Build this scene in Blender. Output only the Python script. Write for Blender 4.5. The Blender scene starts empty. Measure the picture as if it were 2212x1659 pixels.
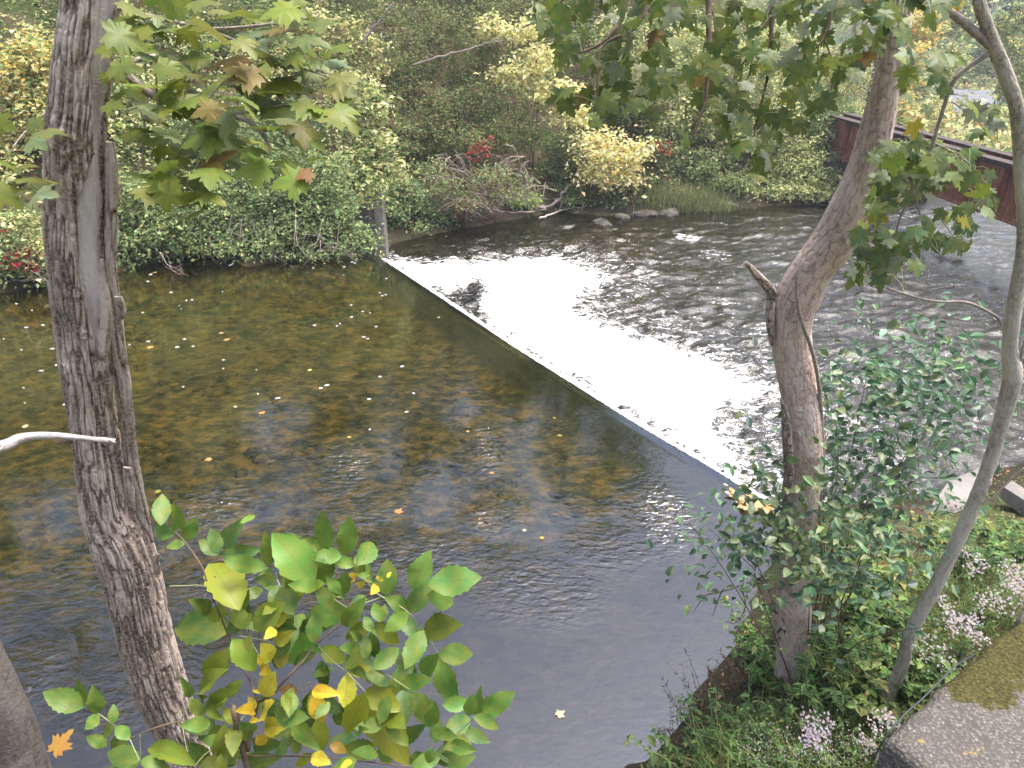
import bpy, math, random
import numpy as np
from mathutils import Matrix, Vector

random.seed(7)
rng = np.random.default_rng(11)
scene = bpy.context.scene
COL = scene.collection

# ------------------------------------------------------------------ camera
FPX, CX, CY = 1579.0, 1106.0, 829.5          # focal length and centre in picture units (2212 x 1659)
PITCH = math.radians(26.9)
CAMH = 6.0
cam_data = bpy.data.cameras.new('camera')
cam_data.sensor_width = 36.0
cam_data.lens = 36.0 * FPX / 2212.0
cam_data.clip_start = 0.05
cam_data.clip_end = 6000.0
cam = bpy.data.objects.new('camera', cam_data)
COL.objects.link(cam)
cam.location = (0, 0, CAMH)
cam.rotation_euler = (math.pi / 2 - PITCH, 0, 0)
scene.camera = cam

# ------------------------------------------------------------------ sky, sun, exposure
SUN_EL, SUN_AZ = math.radians(69), math.radians(70)      # azimuth clockwise from +Y: the veiled sun stands high to the right
world = bpy.data.worlds.new('World')
scene.world = world
world.use_nodes = True
wn = world.node_tree.nodes
wl_ = world.node_tree.links
sky = wn.new('ShaderNodeTexSky')
sky.sky_type = 'NISHITA'
sky.sun_disc = False
sky.sun_elevation = SUN_EL
sky.sun_rotation = SUN_AZ
sky.air_density = 1.0
sky.dust_density = 10.0
sky.ozone_density = 4.5
wn['Background'].inputs['Strength'].default_value = 0.15
wl_.new(sky.outputs[0], wn['Background'].inputs['Color'])
sun_data = bpy.data.lights.new('sun', 'SUN')
sun_data.energy = 1.5
sun_data.angle = math.radians(20)
sun_data.color = (1.0, 0.95, 0.88)
sun = bpy.data.objects.new('sun', sun_data)
COL.objects.link(sun)
sd_ = Vector((math.sin(SUN_AZ) * math.cos(SUN_EL), math.cos(SUN_AZ) * math.cos(SUN_EL), math.sin(SUN_EL)))
sun.rotation_euler = sd_.to_track_quat('Z', 'Y').to_euler()
scene.view_settings.view_transform = 'Standard'
scene.view_settings.look = 'None'
scene.view_settings.gamma = 1.0
scene.view_settings.use_curve_mapping = False
scene.view_settings.exposure = 1.5
scene.cycles.adaptive_threshold = 0.02
scene.cycles.max_bounces = 6
scene.cycles.diffuse_bounces = 3
scene.cycles.glossy_bounces = 3
scene.cycles.transmission_bounces = 4
scene.cycles.transparent_max_bounces = 8
scene.cycles.volume_bounces = 0
scene.cycles.caustics_reflective = False
scene.cycles.caustics_refractive = False

# ------------------------------------------------------------------ geometry helpers
SP, CP = math.sin(PITCH), math.cos(PITCH)
CAMP = np.array([0.0, 0.0, CAMH])

def ray(px, py):
    u = (np.asarray(px, float) - CX) / FPX
    v = (CY - np.asarray(py, float)) / FPX
    return np.stack([u, CP + v * SP, -SP + v * CP], -1)
def ax(px, py, a):
    """point at axial distance a from the camera"""
    return CAMP + ray(px, py) * np.asarray(a, float)[..., None]
def aty(px, py, Y):
    r = ray(px, py)
    return CAMP + r * (np.asarray(Y, float) / r[..., 1])[..., None]
def atz(px, py, z):
    r = ray(px, py)
    return CAMP + r * ((np.asarray(z, float) - CAMH) / r[..., 2])[..., None]
def axial(p):
    q = np.asarray(p) - CAMP
    return q[..., 1] * CP - q[..., 2] * SP

def unit(v):
    return v / np.maximum(np.linalg.norm(v, axis=-1, keepdims=True), 1e-9)

def _hash(ix, iy, iz, seed):
    h = (ix.astype(np.int64) * 374761393 + iy.astype(np.int64) * 668265263 + iz.astype(np.int64) * 1274126177 + seed * 974634777) & 0xFFFFFFFF
    h = ((h ^ (h >> 13)) * 1274126177) & 0xFFFFFFFF
    h = ((h ^ (h >> 16)) * 2246822519) & 0xFFFFFFFF
    return ((h ^ (h >> 15)) & 0xFFFFFF) / float(0xFFFFFF) * 2 - 1
def vnoise(p, seed=0):
    """smooth value noise in [-1, 1]"""
    p = np.asarray(p, float)
    i = np.floor(p).astype(np.int64)
    f = p - i
    f = f * f * f * (f * (f * 6 - 15) + 10)
    out = 0
    for dx in (0, 1):
        wx = f[..., 0] if dx else 1 - f[..., 0]
        for dy in (0, 1):
            wy = f[..., 1] if dy else 1 - f[..., 1]
            for dz in (0, 1):
                wz = f[..., 2] if dz else 1 - f[..., 2]
                out = out + wx * wy * wz * _hash(i[..., 0] + dx, i[..., 1] + dy, i[..., 2] + dz, seed)
    return out
def fbm(p, octv=4, seed=0, gain=0.5):
    s, a, t = 0, 1.0, 0
    p = np.asarray(p, float)
    for k in range(octv):
        s = s + a * vnoise(p * (2.03 ** k) + 17.3 * k, seed + k)
        t += a
        a *= gain
    return s / t
def p3(x, y, z=0.0):
    return np.stack(np.broadcast_arrays(np.asarray(x, float), np.asarray(y, float), np.asarray(z, float)), -1)
def sstep(a, b, x):
    t = np.clip((x - a) / (b - a), 0, 1)
    return t * t * (3 - 2 * t)

def mesh_from(name, V, F, attrs=None, smooth=True):
    """V (n,3); F (m,3) or (m,4) int array, or a list of such arrays; attrs name -> (n,) or (n,3)"""
    Fs = F if isinstance(F, list) else [F]
    Fs = [np.asarray(f, np.int32) for f in Fs if len(f)]
    me = bpy.data.meshes.new(name)
    me.vertices.add(len(V))
    me.vertices.foreach_set('co', np.ascontiguousarray(V, np.float32).ravel())
    loops = np.concatenate([f.ravel() for f in Fs])
    sizes = np.concatenate([np.full(len(f), f.shape[1], np.int32) for f in Fs])
    starts = np.concatenate([[0], np.cumsum(sizes)[:-1]]).astype(np.int32)
    me.loops.add(len(loops))
    me.loops.foreach_set('vertex_index', loops)
    me.polygons.add(len(sizes))
    me.polygons.foreach_set('loop_start', starts)
    me.polygons.foreach_set('use_smooth', np.full(len(sizes), bool(smooth)))
    me.update(calc_edges=True)
    for k, a in (attrs or {}).items():
        a = np.asarray(a, np.float32)
        if a.ndim == 1:
            at = me.attributes.new(k, 'FLOAT', 'POINT')
            at.data.foreach_set('value', a)
        else:
            at = me.attributes.new(k, 'FLOAT_COLOR', 'POINT')
            at.data.foreach_set('color', np.concatenate([a, np.ones((len(a), 1), np.float32)], 1).ravel())
    return me

class Acc:
    """collects geometry of ONE object"""
    def __init__(self):
        self.V, self.Q, self.T, self.C, self.n = [], [], [], [], 0
    def add(self, V, Q=None, T=None, col=None):
        V = np.asarray(V, float)
        if Q is not None and len(Q):
            self.Q.append(np.asarray(Q) + self.n)
        if T is not None and len(T):
            self.T.append(np.asarray(T) + self.n)
        self.V.append(V)
        if col is not None:
            self.C.append(np.broadcast_to(np.asarray(col, float), (len(V), 3)))
        self.n += len(V)
    def mesh(self, name, smooth=True):
        F = []
        if self.Q: F.append(np.concatenate(self.Q))
        if self.T: F.append(np.concatenate(self.T))
        at = {'Col': np.concatenate(self.C)} if self.C else None
        return mesh_from(name, np.concatenate(self.V), F, at, smooth)

def obj(name, me, m=None, parent=None, label=None, cat=None, group=None, kind=None):
    o = bpy.data.objects.new(name, me)
    COL.objects.link(o)
    if m is not None and me is not None and not me.materials:
        me.materials.append(m)
    if parent is not None:
        o.parent = parent
    tag(o, label, cat, group, kind)
    return o
def tag(o, label=None, cat=None, group=None, kind=None):
    if label: o['label'] = label
    if cat: o['category'] = cat
    if group: o['group'] = group
    if kind: o['kind'] = kind
    return o
def empty(name, loc, label, cat, group=None):
    o = bpy.data.objects.new(name, None)
    COL.objects.link(o)
    o.location = tuple(float(c) for c in loc)
    o.empty_display_size = 0.1
    return tag(o, label, cat, group)
def under(o, parent):
    """parent o keeping its world place (things are empties without rotation)"""
    o.parent = parent
    o.matrix_parent_inverse = Matrix.Translation(-Vector(parent.location))
    return o

def smooth_path(P, n):
    """Catmull-Rom through P (k,d) resampled to n points"""
    P = np.asarray(P, float)
    if len(P) < 3:
        t = np.linspace(0, 1, n)[:, None]
        return P[0] * (1 - t) + P[-1] * t
    Q = np.concatenate([[2 * P[0] - P[1]], P, [2 * P[-1] - P[-2]]])
    t = np.linspace(0, len(P) - 1 - 1e-6, n)
    i = t.astype(int)
    f = (t - i)[:, None]
    a, b, c, d = Q[i], Q[i + 1], Q[i + 2], Q[i + 3]
    return 0.5 * (2 * b + (c - a) * f + (2 * a - 5 * b + 4 * c - d) * f ** 2 + (3 * b - 3 * c + d - a) * f ** 3)

def frames(P, refdir=None):
    T = unit(np.gradient(P, axis=0))
    ref = np.array([1.0, 0, 0]) if refdir is None else np.asarray(refdir, float)
    X = ref - T * (T @ ref)[:, None]
    bad = np.linalg.norm(X, axis=1) < 0.15
    if bad.any():
        alt = np.array([0, 1.0, 0.3])
        X[bad] = (alt - T * (T @ alt)[:, None])[bad]
    X = unit(X)
    Y = np.cross(T, X)
    return T, X, Y
def tube(acc, P, R, n=6, col=None, caps=True):
    P = np.asarray(P, float)
    R = np.broadcast_to(np.asarray(R, float), (len(P),))
    T, X, Y = frames(P)
    th = np.linspace(0, 2 * np.pi, n, endpoint=False)
    V = P[:, None] + R[:, None, None] * (np.cos(th)[None, :, None] * X[:, None] + np.sin(th)[None, :, None] * Y[:, None])
    k = len(P)
    i, j = np.meshgrid(np.arange(k - 1), np.arange(n), indexing='ij')
    Q = np.stack([i * n + j, i * n + (j + 1) % n, (i + 1) * n + (j + 1) % n, (i + 1) * n + j], -1).reshape(-1, 4)
    V = V.reshape(-1, 3)
    Tt = None
    if caps:
        V = np.concatenate([V, P[:1], P[-1:]])
        jj = np.arange(n)
        Tt = np.concatenate([np.stack([np.full(n, k * n), (jj + 1) % n, jj], -1),
                             np.stack([np.full(n, k * n + 1), (k - 1) * n + jj, (k - 1) * n + (jj + 1) % n], -1)])
    acc.add(V, Q, Tt, col)

def box_mesh(name, corners_lo, corners_hi):
    """prism: lower polygon (k,3) and upper polygon (k,3)"""
    a = np.asarray(corners_lo, float); b = np.asarray(corners_hi, float)
    k = len(a)
    V = np.concatenate([a, b])
    me = bpy.data.meshes.new(name)
    faces = [tuple(range(k))[::-1], tuple(range(k, 2 * k))] + [(i, (i + 1) % k, k + (i + 1) % k, k + i) for i in range(k)]
    me.from_pydata([tuple(v) for v in V], [], faces)
    me.update()
    return me
def box(acc, lo, hi, axes=None, org=(0, 0, 0), col=None):
    lo = np.asarray(lo, float); hi = np.asarray(hi, float)
    V = np.array([[x, y, z] for z in (lo[2], hi[2]) for y in (lo[1], hi[1]) for x in (lo[0], hi[0])], float)
    if axes is not None:
        V = V @ np.asarray(axes, float)
    V = V + np.asarray(org, float)
    Q = [[0, 2, 3, 1], [4, 5, 7, 6], [0, 1, 5, 4], [2, 6, 7, 3], [0, 4, 6, 2], [1, 3, 7, 5]]
    acc.add(V, Q, None, col)

# ------------------------------------------------------------------ materials
class NB:
    def __init__(self, name):
        self.m = bpy.data.materials.new(name)
        self.m.use_nodes = True
        self.t = self.m.node_tree
        self.t.nodes.clear()
        self.out = self.t.nodes.new('ShaderNodeOutputMaterial')
    def n(self, typ, _ins=None, **kw):
        nd = self.t.nodes.new(typ)
        for k, v in kw.items():
            setattr(nd, k, v)
        for k, v in (_ins or {}).items():
            self.set(nd, k, v)
        return nd
    def set(self, nd, k, v):
        s = nd.inputs[k]
        if isinstance(v, bpy.types.NodeSocket):
            self.t.links.new(v, s)
        elif isinstance(v, bpy.types.Node):
            self.t.links.new(v.outputs[0], s)
        else:
            s.default_value = v
    def surf(self, nd):
        self.t.links.new(nd.outputs[0], self.out.inputs['Surface'])
        return self.m
    def noise(self, vec, scale, detail=3, rough=0.55, dist=0.0):
        return self.n('ShaderNodeTexNoise', {'Vector': vec, 'Scale': scale, 'Detail': detail, 'Roughness': rough, 'Distortion': dist})
    def ramp(self, fac, stops, interp='LINEAR'):
        nd = self.n('ShaderNodeValToRGB', {'Fac': fac})
        cr = nd.color_ramp
        cr.interpolation = interp
        while len(cr.elements) < len(stops):
            cr.elements.new(0.5)
        for e, (p, c) in zip(cr.elements, stops):
            e.position = p
            e.color = (*c, 1) if len(c) == 3 else c
        return nd
    def math(self, op, a, b=None, c=None, clamp=False):
        nd = self.n('ShaderNodeMath', operation=op, use_clamp=clamp)
        for i, v in enumerate((a, b, c)):
            if v is not None:
                self.set(nd, i, v)
        return nd
    def mix(self, fac, a, b, blend='MIX'):
        nd = self.n('ShaderNodeMix', data_type='RGBA', blend_type=blend)
        self.set(nd, 0, fac)
        for k, v in ((6, a), (7, b)):
            if isinstance(v, tuple) and len(v) == 3: v = (*v, 1)
            self.set(nd, k, v)
        nd_out = nd.outputs[2]
        return nd_out
    def attr(self, name):
        return self.n('ShaderNodeAttribute', attribute_name=name)
    def mapping(self, vec, scale=(1, 1, 1), rot=(0, 0, 0)):
        return self.n('ShaderNodeMapping', {'Vector': vec, 'Scale': scale, 'Rotation': rot})
    def pos(self):
        return self.n('ShaderNodeNewGeometry').outputs['Position']
    def objco(self):
        return self.n('ShaderNodeTexCoord').outputs['Object']
    def bsdf(self, col, rough=0.8, spec=0.3, normal=None, **kw):
        ins = {'Base Color': col if not (isinstance(col, tuple) and len(col) == 3) else (*col, 1), 'Roughness': rough, 'Specular IOR Level': spec}
        ins.update(kw)
        if normal is not None: ins['Normal'] = normal
        return self.n('ShaderNodeBsdfPrincipled', ins)
    def bump(self, h, dist=0.01, strength=1.0):
        return self.n('ShaderNodeBump', {'Height': h, 'Distance': dist, 'Strength': strength})

def leaf_shader(b, col, rough=0.5, trans=0.35, spec=0.25):
    d = b.bsdf(col, rough, spec)
    t = b.n('ShaderNodeBsdfTranslucent', {'Color': col})
    mx = b.n('ShaderNodeMixShader', {0: trans, 1: d.outputs[0], 2: t.outputs[0]})
    return b.surf(mx)

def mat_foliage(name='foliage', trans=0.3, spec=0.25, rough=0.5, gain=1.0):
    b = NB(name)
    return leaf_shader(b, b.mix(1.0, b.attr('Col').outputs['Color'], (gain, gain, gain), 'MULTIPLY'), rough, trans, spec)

def mat_leaf_object(name, spots=0.5, trans=0.3, veins=True, spec=0.3, rough=0.45):
    """colour of each leaf comes from its object colour; veins, blotches and brown spots from noise"""
    b = NB(name)
    oi = b.n('ShaderNodeObjectInfo')
    co = b.objco()
    off = b.n('ShaderNodeVectorMath', {0: co, 1: b.n('ShaderNodeCombineXYZ', {0: b.math('MULTIPLY', oi.outputs['Random'], 37.0), 1: b.math('MULTIPLY', oi.outputs['Random'], 91.0), 2: 0.0})}, operation='ADD')
    base = oi.outputs['Color']
    blot = b.noise(off, 3.0, 4)
    c = b.mix(b.ramp(blot.outputs['Fac'], [(0.35, (0, 0, 0)), (0.7, (1, 1, 1))]), base, b.mix(0.55, base, (0.30, 0.27, 0.03)))
    fine = b.noise(off, 28.0, 3)
    c = b.mix(b.math('MULTIPLY', fine.outputs['Fac'], 0.45), c, b.mix(1.0, c, (0.45, 0.5, 0.4), 'MULTIPLY'))
    if veins:
        sx = b.n('ShaderNodeSeparateXYZ', {0: co})
        axx = b.math('ABSOLUTE', sx.outputs[0])
        mid = b.math('LESS_THAN', axx, 0.013)
        ph = b.math('FRACT', b.math('MULTIPLY', b.math('SUBTRACT', sx.outputs[1], b.math('MULTIPLY', axx, 0.75)), 9.0))
        sv = b.math('MULTIPLY', b.math('LESS_THAN', ph, 0.10), 0.5)
        v = b.math('MAXIMUM', mid, sv)
        c = b.mix(b.math('MULTIPLY', v, 0.85), c, b.mix(0.4, b.mix(1.0, c, (0.55, 0.6, 0.5), 'MULTIPLY'), (0.2, 0.25, 0.08)))
    sp = b.noise(off, 5.5, 2)
    thr = b.ramp(sp.outputs['Fac'], [(0.715, (0, 0, 0)), (0.735, (1, 1, 1))])
    c = b.mix(b.math('MULTIPLY', thr.outputs[0], spots), c, (0.09, 0.035, 0.02))
    return leaf_shader(b, c, rough, trans, spec)

MAT = {}
MAT['foliage'] = mat_foliage()
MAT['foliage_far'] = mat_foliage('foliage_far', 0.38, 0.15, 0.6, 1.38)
MAT['leaf'] = mat_leaf_object('broad_leaf', 0.9)
MAT['maple'] = mat_leaf_object('maple_leaf', 0.5, 0.4, True, 0.3, 0.45)
MAT['small_leaf'] = mat_leaf_object('small_leaf', 0.3, 0.25, True, 0.4, 0.4)

def simple(name, col, rough=0.8, spec=0.2, nscale=20, var=0.35, bump=0.0):
    b = NB(name)
    nz = b.noise(b.pos(), nscale, 4)
    c2 = tuple(x * (1 - var) for x in col)
    c3 = tuple(min(1, x * (1 + var)) for x in col)
    c = b.ramp(nz.outputs['Fac'], [(0.3, c2), (0.7, c3)])
    nrm = b.bump(nz.outputs['Fac'], bump) if bump else None
    return b.surf(b.bsdf(c.outputs[0], rough, spec, nrm))
MAT['twig_grey'] = simple('grey_twig', (0.31, 0.26, 0.22), 0.9, 0.1, 30)
MAT['twig_brown'] = simple('brown_twig', (0.13, 0.095, 0.07), 0.9, 0.1, 30)
MAT['twig_pale'] = simple('pale_deadwood', (0.42, 0.37, 0.32), 0.9, 0.1, 40)
MAT['twig_green'] = simple('green_stem', (0.30, 0.32, 0.16), 0.6, 0.2, 30)

# ------------------------------------------------------------------ the river's lines
DZ = -0.8                                             # level of the water below the weir
CREST_PX = np.array([(824, 557), (961, 647), (1101, 741), (1238, 827), (1375, 913), (1555, 1018), (1640, 1072)], float)
CREST = atz(CREST_PX[:, 0], CREST_PX[:, 1], 0.0)[:, :2]
W0, W1 = CREST[0], CREST[-1]
WE = (W1 - W0) / np.linalg.norm(W1 - W0)              # along the crest, far to near
WN = np.array([-WE[1], WE[0]])                        # across, pointing downstream
if WN @ np.array([1.0, 1.0]) < 0: WN = -WN
_cs = (CREST - W0) @ WE
_ct = (CREST - W0) @ WN
WLEN = _cs[-1]
def weir_st(x, y):
    dx, dy = np.asarray(x, float) - W0[0], np.asarray(y, float) - W0[1]
    s = dx * WE[0] + dy * WE[1]
    t = dx * WN[0] + dy * WN[1] - np.interp(s, _cs, _ct)
    return s, t
def weir_xy(s, t):
    tt = np.asarray(t, float) + np.interp(s, _cs, _ct)
    return np.stack([W0[0] + WE[0] * s + WN[0] * tt, W0[1] + WE[1] * s + WN[1] * tt], -1)

def g(pts, z):
    a = np.array(pts, float)
    return atz(a[:, 0], a[:, 1], z)[:, :2]
FAR = np.concatenate([[(-400, -60), (-90, -14), (-30, 9.5)],
                      g([(0, 632), (120, 612), (250, 588), (330, 565), (460, 548), (545, 575), (640, 562), (740, 562), (812, 548)], 0.0),
                      [(-4.3, 21.5)],
                      g([(850, 524), (905, 512), (1000, 493), (1110, 474), (1200, 457), (1300, 466), (1450, 462), (1560, 450), (1680, 445), (1800, 437), (1990, 424)], DZ),
                      [(40, 37), (90, 46), (400, 90)]])
NEAR = np.concatenate([[(-400, -120), (-90, -30), (-30, -4), (-12, 2.4), (-5.5, 3.7), (-2.5, 3.9), (0.4, 4.0)],
                       g([(1420, 1640), (1500, 1500), (1585, 1400), (1640, 1280), (1670, 1180)], 0.0),
                       [W1 + WE * 0.15],
                       g([(1760, 1092), (1900, 1085), (2035, 1070), (2212, 1000)], DZ),
                       [(14, 12.2), (40, 17), (90, 24), (400, 60)]])
POLY = np.concatenate([FAR, NEAR[::-1]])

def seg_dist(x, y, L):
    d = np.full(np.shape(x), 1e9)
    for a, b in zip(L[:-1], L[1:]):
        e = b - a
        t = np.clip(((x - a[0]) * e[0] + (y - a[1]) * e[1]) / (e @ e), 0, 1)
        d = np.minimum(d, np.hypot(x - a[0] - t * e[0], y - a[1] - t * e[1]))
    return d
def inside(x, y, P):
    r = np.zeros(np.shape(x), bool)
    for a, b in zip(P, np.roll(P, -1, 0)):
        if a[1] == b[1]: continue
        c = ((a[1] > y) != (b[1] > y)) & (x < (b[0] - a[0]) * (y - a[1]) / (b[1] - a[1]) + a[0])
        r ^= c
    return r
def hillf(x):
    return 1 - sstep(9, 19, x)
def ground_z(x, y):
    x = np.asarray(x, float); y = np.asarray(y, float)
    df, dn = seg_dist(x, y, FAR), seg_dist(x, y, NEAR)
    ins = inside(x, y, POLY)
    s, t = weir_st(x, y)
    down = sstep(-0.6, 1.0, t + 0 * s)
    wl = DZ * down
    d = np.minimum(df, dn)
    nz = fbm(p3(x * 0.8, y * 0.8, 3.1), 4, 5)
    bed = wl - (0.42 + 0.25 * down) * sstep(0, 1.3, d) - 0.05 + 0.05 * nz
    far = df < dn
    hf = hillf(x)
    lowfar = wl + 0.06 + 0.55 * np.minimum(df, 1.6) + 0.05 * hf * np.clip(df - 1.6, 0, 25)
    hill = hf * 0.74 * np.clip(df - 2.0, 0, 42) * (0.9 + 0.25 * fbm(p3(x * 0.12, y * 0.12, 9), 3, 8))
    valley = (1 - hf) * (-2.0 * sstep(33, 62, y)) + 24 * sstep(95, 300, y)
    zf = lowfar + hill + valley + 0.16 * nz * sstep(0.2, 2, df)
    zn = wl + 0.04 + 0.42 * np.minimum(dn, 3.2) + 0.07 * nz * sstep(0.1, 1, dn) + 0.03 * np.clip(dn - 3.2, 0, 60)
    z = np.where(ins, bed, np.where(far, zf, zn))
    return z

# ------------------------------------------------------------------ terrain: one sheet, river bed included
def axis_grid(parts):
    return np.unique(np.round(np.concatenate([np.arange(a, b, s) for a, b, s in parts]), 4))
gx = axis_grid([(-720, -90, 70), (-90, -20, 5), (-20, -6, 0.5), (-6, 5, 0.16), (5, 20, 0.35), (20, 90, 4), (90, 721, 70)])
gy = axis_grid([(-270, -30, 40), (-30, 2, 2), (2, 12, 0.16), (12, 34, 0.3), (34, 60, 1.2), (60, 130, 5), (130, 400, 18), (400, 901, 100)])
GX, GY = np.meshgrid(gx, gy)
GZ = ground_z(GX, GY)
ny, nx = GX.shape
i, j = np.meshgrid(np.arange(ny - 1), np.arange(nx - 1), indexing='ij')
Q = np.stack([i * nx + j, i * nx + j + 1, (i + 1) * nx + j + 1, (i + 1) * nx + j], -1).reshape(-1, 4)
gin = inside(GX, GY, POLY)
gd = np.minimum(seg_dist(GX, GY, FAR), seg_dist(GX, GY, NEAR))
def bed_darken_f(x, y):
    """where the bed colour is darkened, near bank, so the sky reflection dominates"""
    return 1 - sstep(6.6, 9.6, y - .18 * x + .9 * fbm(p3(x * .5, y * .5, 7), 3, 19))
bedm = np.where(gin, sstep(-0.1, 0.3, gd), 0.0)
b = NB('ground')
pos = b.pos()
n1 = b.noise(pos, 0.9, 6, 0.6)
n2 = b.noise(pos, 7.0, 5, 0.65)
n3 = b.noise(pos, 26.0, 3)
soil = b.ramp(n2.outputs['Fac'], [(0.3, (0.045, 0.036, 0.024)), (0.5, (0.085, 0.066, 0.042)), (0.72, (0.13, 0.10, 0.06))])
moss = b.ramp(n2.outputs['Fac'], [(0.3, (0.03, 0.045, 0.014)), (0.7, (0.09, 0.11, 0.035))])
land = b.mix(b.ramp(n1.outputs['Fac'], [(0.42, (0, 0, 0)), (0.58, (1, 1, 1))]).outputs[0], soil.outputs[0], moss.outputs[0])
# river bed: algae on cobbles, ochre gravel between
wp = b.n('ShaderNodeVectorMath', {0: pos, 1: b.n('ShaderNodeVectorMath', {0: b.noise(pos, 2.5, 3).outputs['Color'], 1: (0.5, 0.5, 0.5)}, operation='MULTIPLY')}, operation='ADD')
vor = b.n('ShaderNodeTexVoronoi', {'Vector': b.mapping(wp, (1, 1.2, 0.2)), 'Scale': 4.2, 'Randomness': 1.0})
bedn = b.noise(b.mapping(pos, (1, 1.5, 1), (0, 0, 0.6)), 3.6, 9, 0.7, 0.2)
bedc = b.ramp(bedn.outputs['Fac'], [(0.32, (0.020, 0.027, 0.013)), (0.44, (0.046, 0.054, 0.020)), (0.5, (0.092, 0.092, 0.032)), (0.57, (0.155, 0.132, 0.044)), (0.70, (0.26, 0.175, 0.068))])
cell = b.ramp(vor.outputs['Color'], [(0.0, (0.35, 0.4, 0.35)), (0.5, (0.8, 0.8, 0.75)), (1.0, (1.3, 1.15, 0.9))])
bedc2 = b.mix(0.75, bedc.outputs[0], cell.outputs[0], 'MULTIPLY')
bedc3 = b.mix(b.ramp(n3.outputs['Fac'], [(0.55, (0, 0, 0)), (0.75, (1, 1, 1))]).outputs[0], bedc2, b.mix(0.35, bedc2, (0.02, 0.022, 0.01)))
bedc4 = b.mix(b.attr('bed_darken').outputs['Fac'], bedc3, b.mix(.22, (0.020, 0.020, 0.018, 1), bedc3))  # bed painted darker towards the near bank to let the mirrored sky show
land2 = b.mix(b.math('MULTIPLY', b.attr('wet').outputs['Fac'], .85), land, (0.026, 0.022, 0.017))
alg = b.ramp(n2.outputs['Fac'], [(0.3, (0.020, 0.027, 0.014)), (0.52, (0.036, 0.044, 0.019)), (0.72, (0.066, 0.064, 0.025))])
algf = b.ramp(b.math('ADD', b.attr('algae').outputs['Fac'], b.math('MULTIPLY', b.math('SUBTRACT', bedn.outputs['Fac'], .5), 1.6)), [(0.3, (0, 0, 0)), (0.75, (1, 1, 1))])
bedc5 = b.mix(algf.outputs[0], bedc4, alg.outputs[0])
colr = b.mix(b.attr('bed').outputs['Fac'], land2, bedc5)
MAT['ground'] = b.surf(b.bsdf(colr, 0.95, 0.1, b.bump(n2.outputs['Fac'], 0.05, 0.8)))
obj('ground', mesh_from('ground', np.stack([GX, GY, GZ], -1).reshape(-1, 3), Q, {'bed': bedm.ravel(), 'bed_darken': bed_darken_f(GX, GY).ravel(), 'wet': (1 - sstep(.25, 1.1, gd + .2 * fbm(p3(GX, GY), 2, 17))).ravel()}), MAT['ground'], kind='structure')

# ------------------------------------------------------------------ cobbles on the bed, one mass under water
def blob_proto():
    t = (1 + 5 ** 0.5) / 2
    v = unit(np.array([(-1, t, 0), (1, t, 0), (-1, -t, 0), (1, -t, 0), (0, -1, t), (0, 1, t), (0, -1, -t), (0, 1, -t), (t, 0, -1), (t, 0, 1), (-t, 0, -1), (-t, 0, 1)], float))
    f = np.array([(0, 11, 5), (0, 5, 1), (0, 1, 7), (0, 7, 10), (0, 10, 11), (1, 5, 9), (5, 11, 4), (11, 10, 2), (10, 7, 6), (7, 1, 8), (3, 9, 4), (3, 4, 2), (3, 2, 6), (3, 6, 8), (3, 8, 9), (4, 9, 5), (2, 4, 11), (6, 2, 10), (8, 6, 7), (9, 8, 1)])
    return v, f
ICO_V, ICO_F = blob_proto()
def subdiv(V, F):
    V = list(map(tuple, V)); cache = {}; out = []
    def mid(a, b_):
        k = (min(a, b_), max(a, b_))
        if k not in cache:
            m = np.array(V[a]) + np.array(V[b_])
            V.append(tuple(m / np.linalg.norm(m))); cache[k] = len(V) - 1
        return cache[k]
    for a, b_, c in F:
        x, y, z = mid(a, b_), mid(b_, c), mid(c, a)
        out += [(a, x, z), (b_, y, x), (c, z, y), (x, y, z)]
    return np.array(V), np.array(out)
ICO2_V, ICO2_F = subdiv(ICO_V, ICO_F)
ICO3_V, ICO3_F = subdiv(ICO2_V, ICO2_F)

acc = Acc()
xs = rng.uniform(-13, 3.5, 9000); ys = rng.uniform(4, 20, 9000)
s_, t_ = weir_st(xs, ys)
dd = np.minimum(seg_dist(xs, ys, FAR), seg_dist(xs, ys, NEAR))
ok = inside(xs, ys, POLY) & (t_ < -1.1) & (bed_darken_f(xs, ys) < .35) & (dd > 0.4) & (fbm(p3(xs * 0.6, ys * 0.6, 1), 3, 3) > -0.15)
for x, y in zip(xs[ok], ys[ok]):
    r = 0.05 + 0.12 * rng.random() ** 2
    z = float(-0.47)
    V = ICO_V * (r * np.array([1, rng.uniform(0.6, 1.1), 0.3 + 0.25 * rng.random()])) * (1 + 0.15 * rng.standard_normal((12, 1)))
    a = rng.uniform(0, 6.3)
    V = V @ np.array([[math.cos(a), math.sin(a), 0], [-math.sin(a), math.cos(a), 0], [0, 0, 1]])
    acc.add(V + np.array([x, y, z - 0.02]), None, ICO_F)
obj('riverbed_stones', acc.mesh('riverbed_stones'), MAT['ground'], label='algae covered cobbles under the calm water above the weir', cat='stones', kind='stuff')
_me = bpy.data.meshes['riverbed_stones']
_a = _me.attributes.new('bed', 'FLOAT', 'POINT'); _a.data.foreach_set('value', np.ones(len(_me.vertices), np.float32))

# ------------------------------------------------------------------ water
def grid_faces(keep, ny, nx):
    i, j = np.meshgrid(np.arange(ny - 1), np.arange(nx - 1), indexing='ij')
    q = np.stack([i * nx + j, i * nx + j + 1, (i + 1) * nx + j + 1, (i + 1) * nx + j], -1)
    k = keep[:-1, :-1] & keep[1:, :-1] & keep[:-1, 1:] & keep[1:, 1:]
    return q[k]
def compact(V, Q, attrs):
    u, inv = np.unique(Q.ravel(), return_inverse=True)
    return V[u], inv.reshape(Q.shape), {k: a[u] for k, a in attrs.items()}

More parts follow.
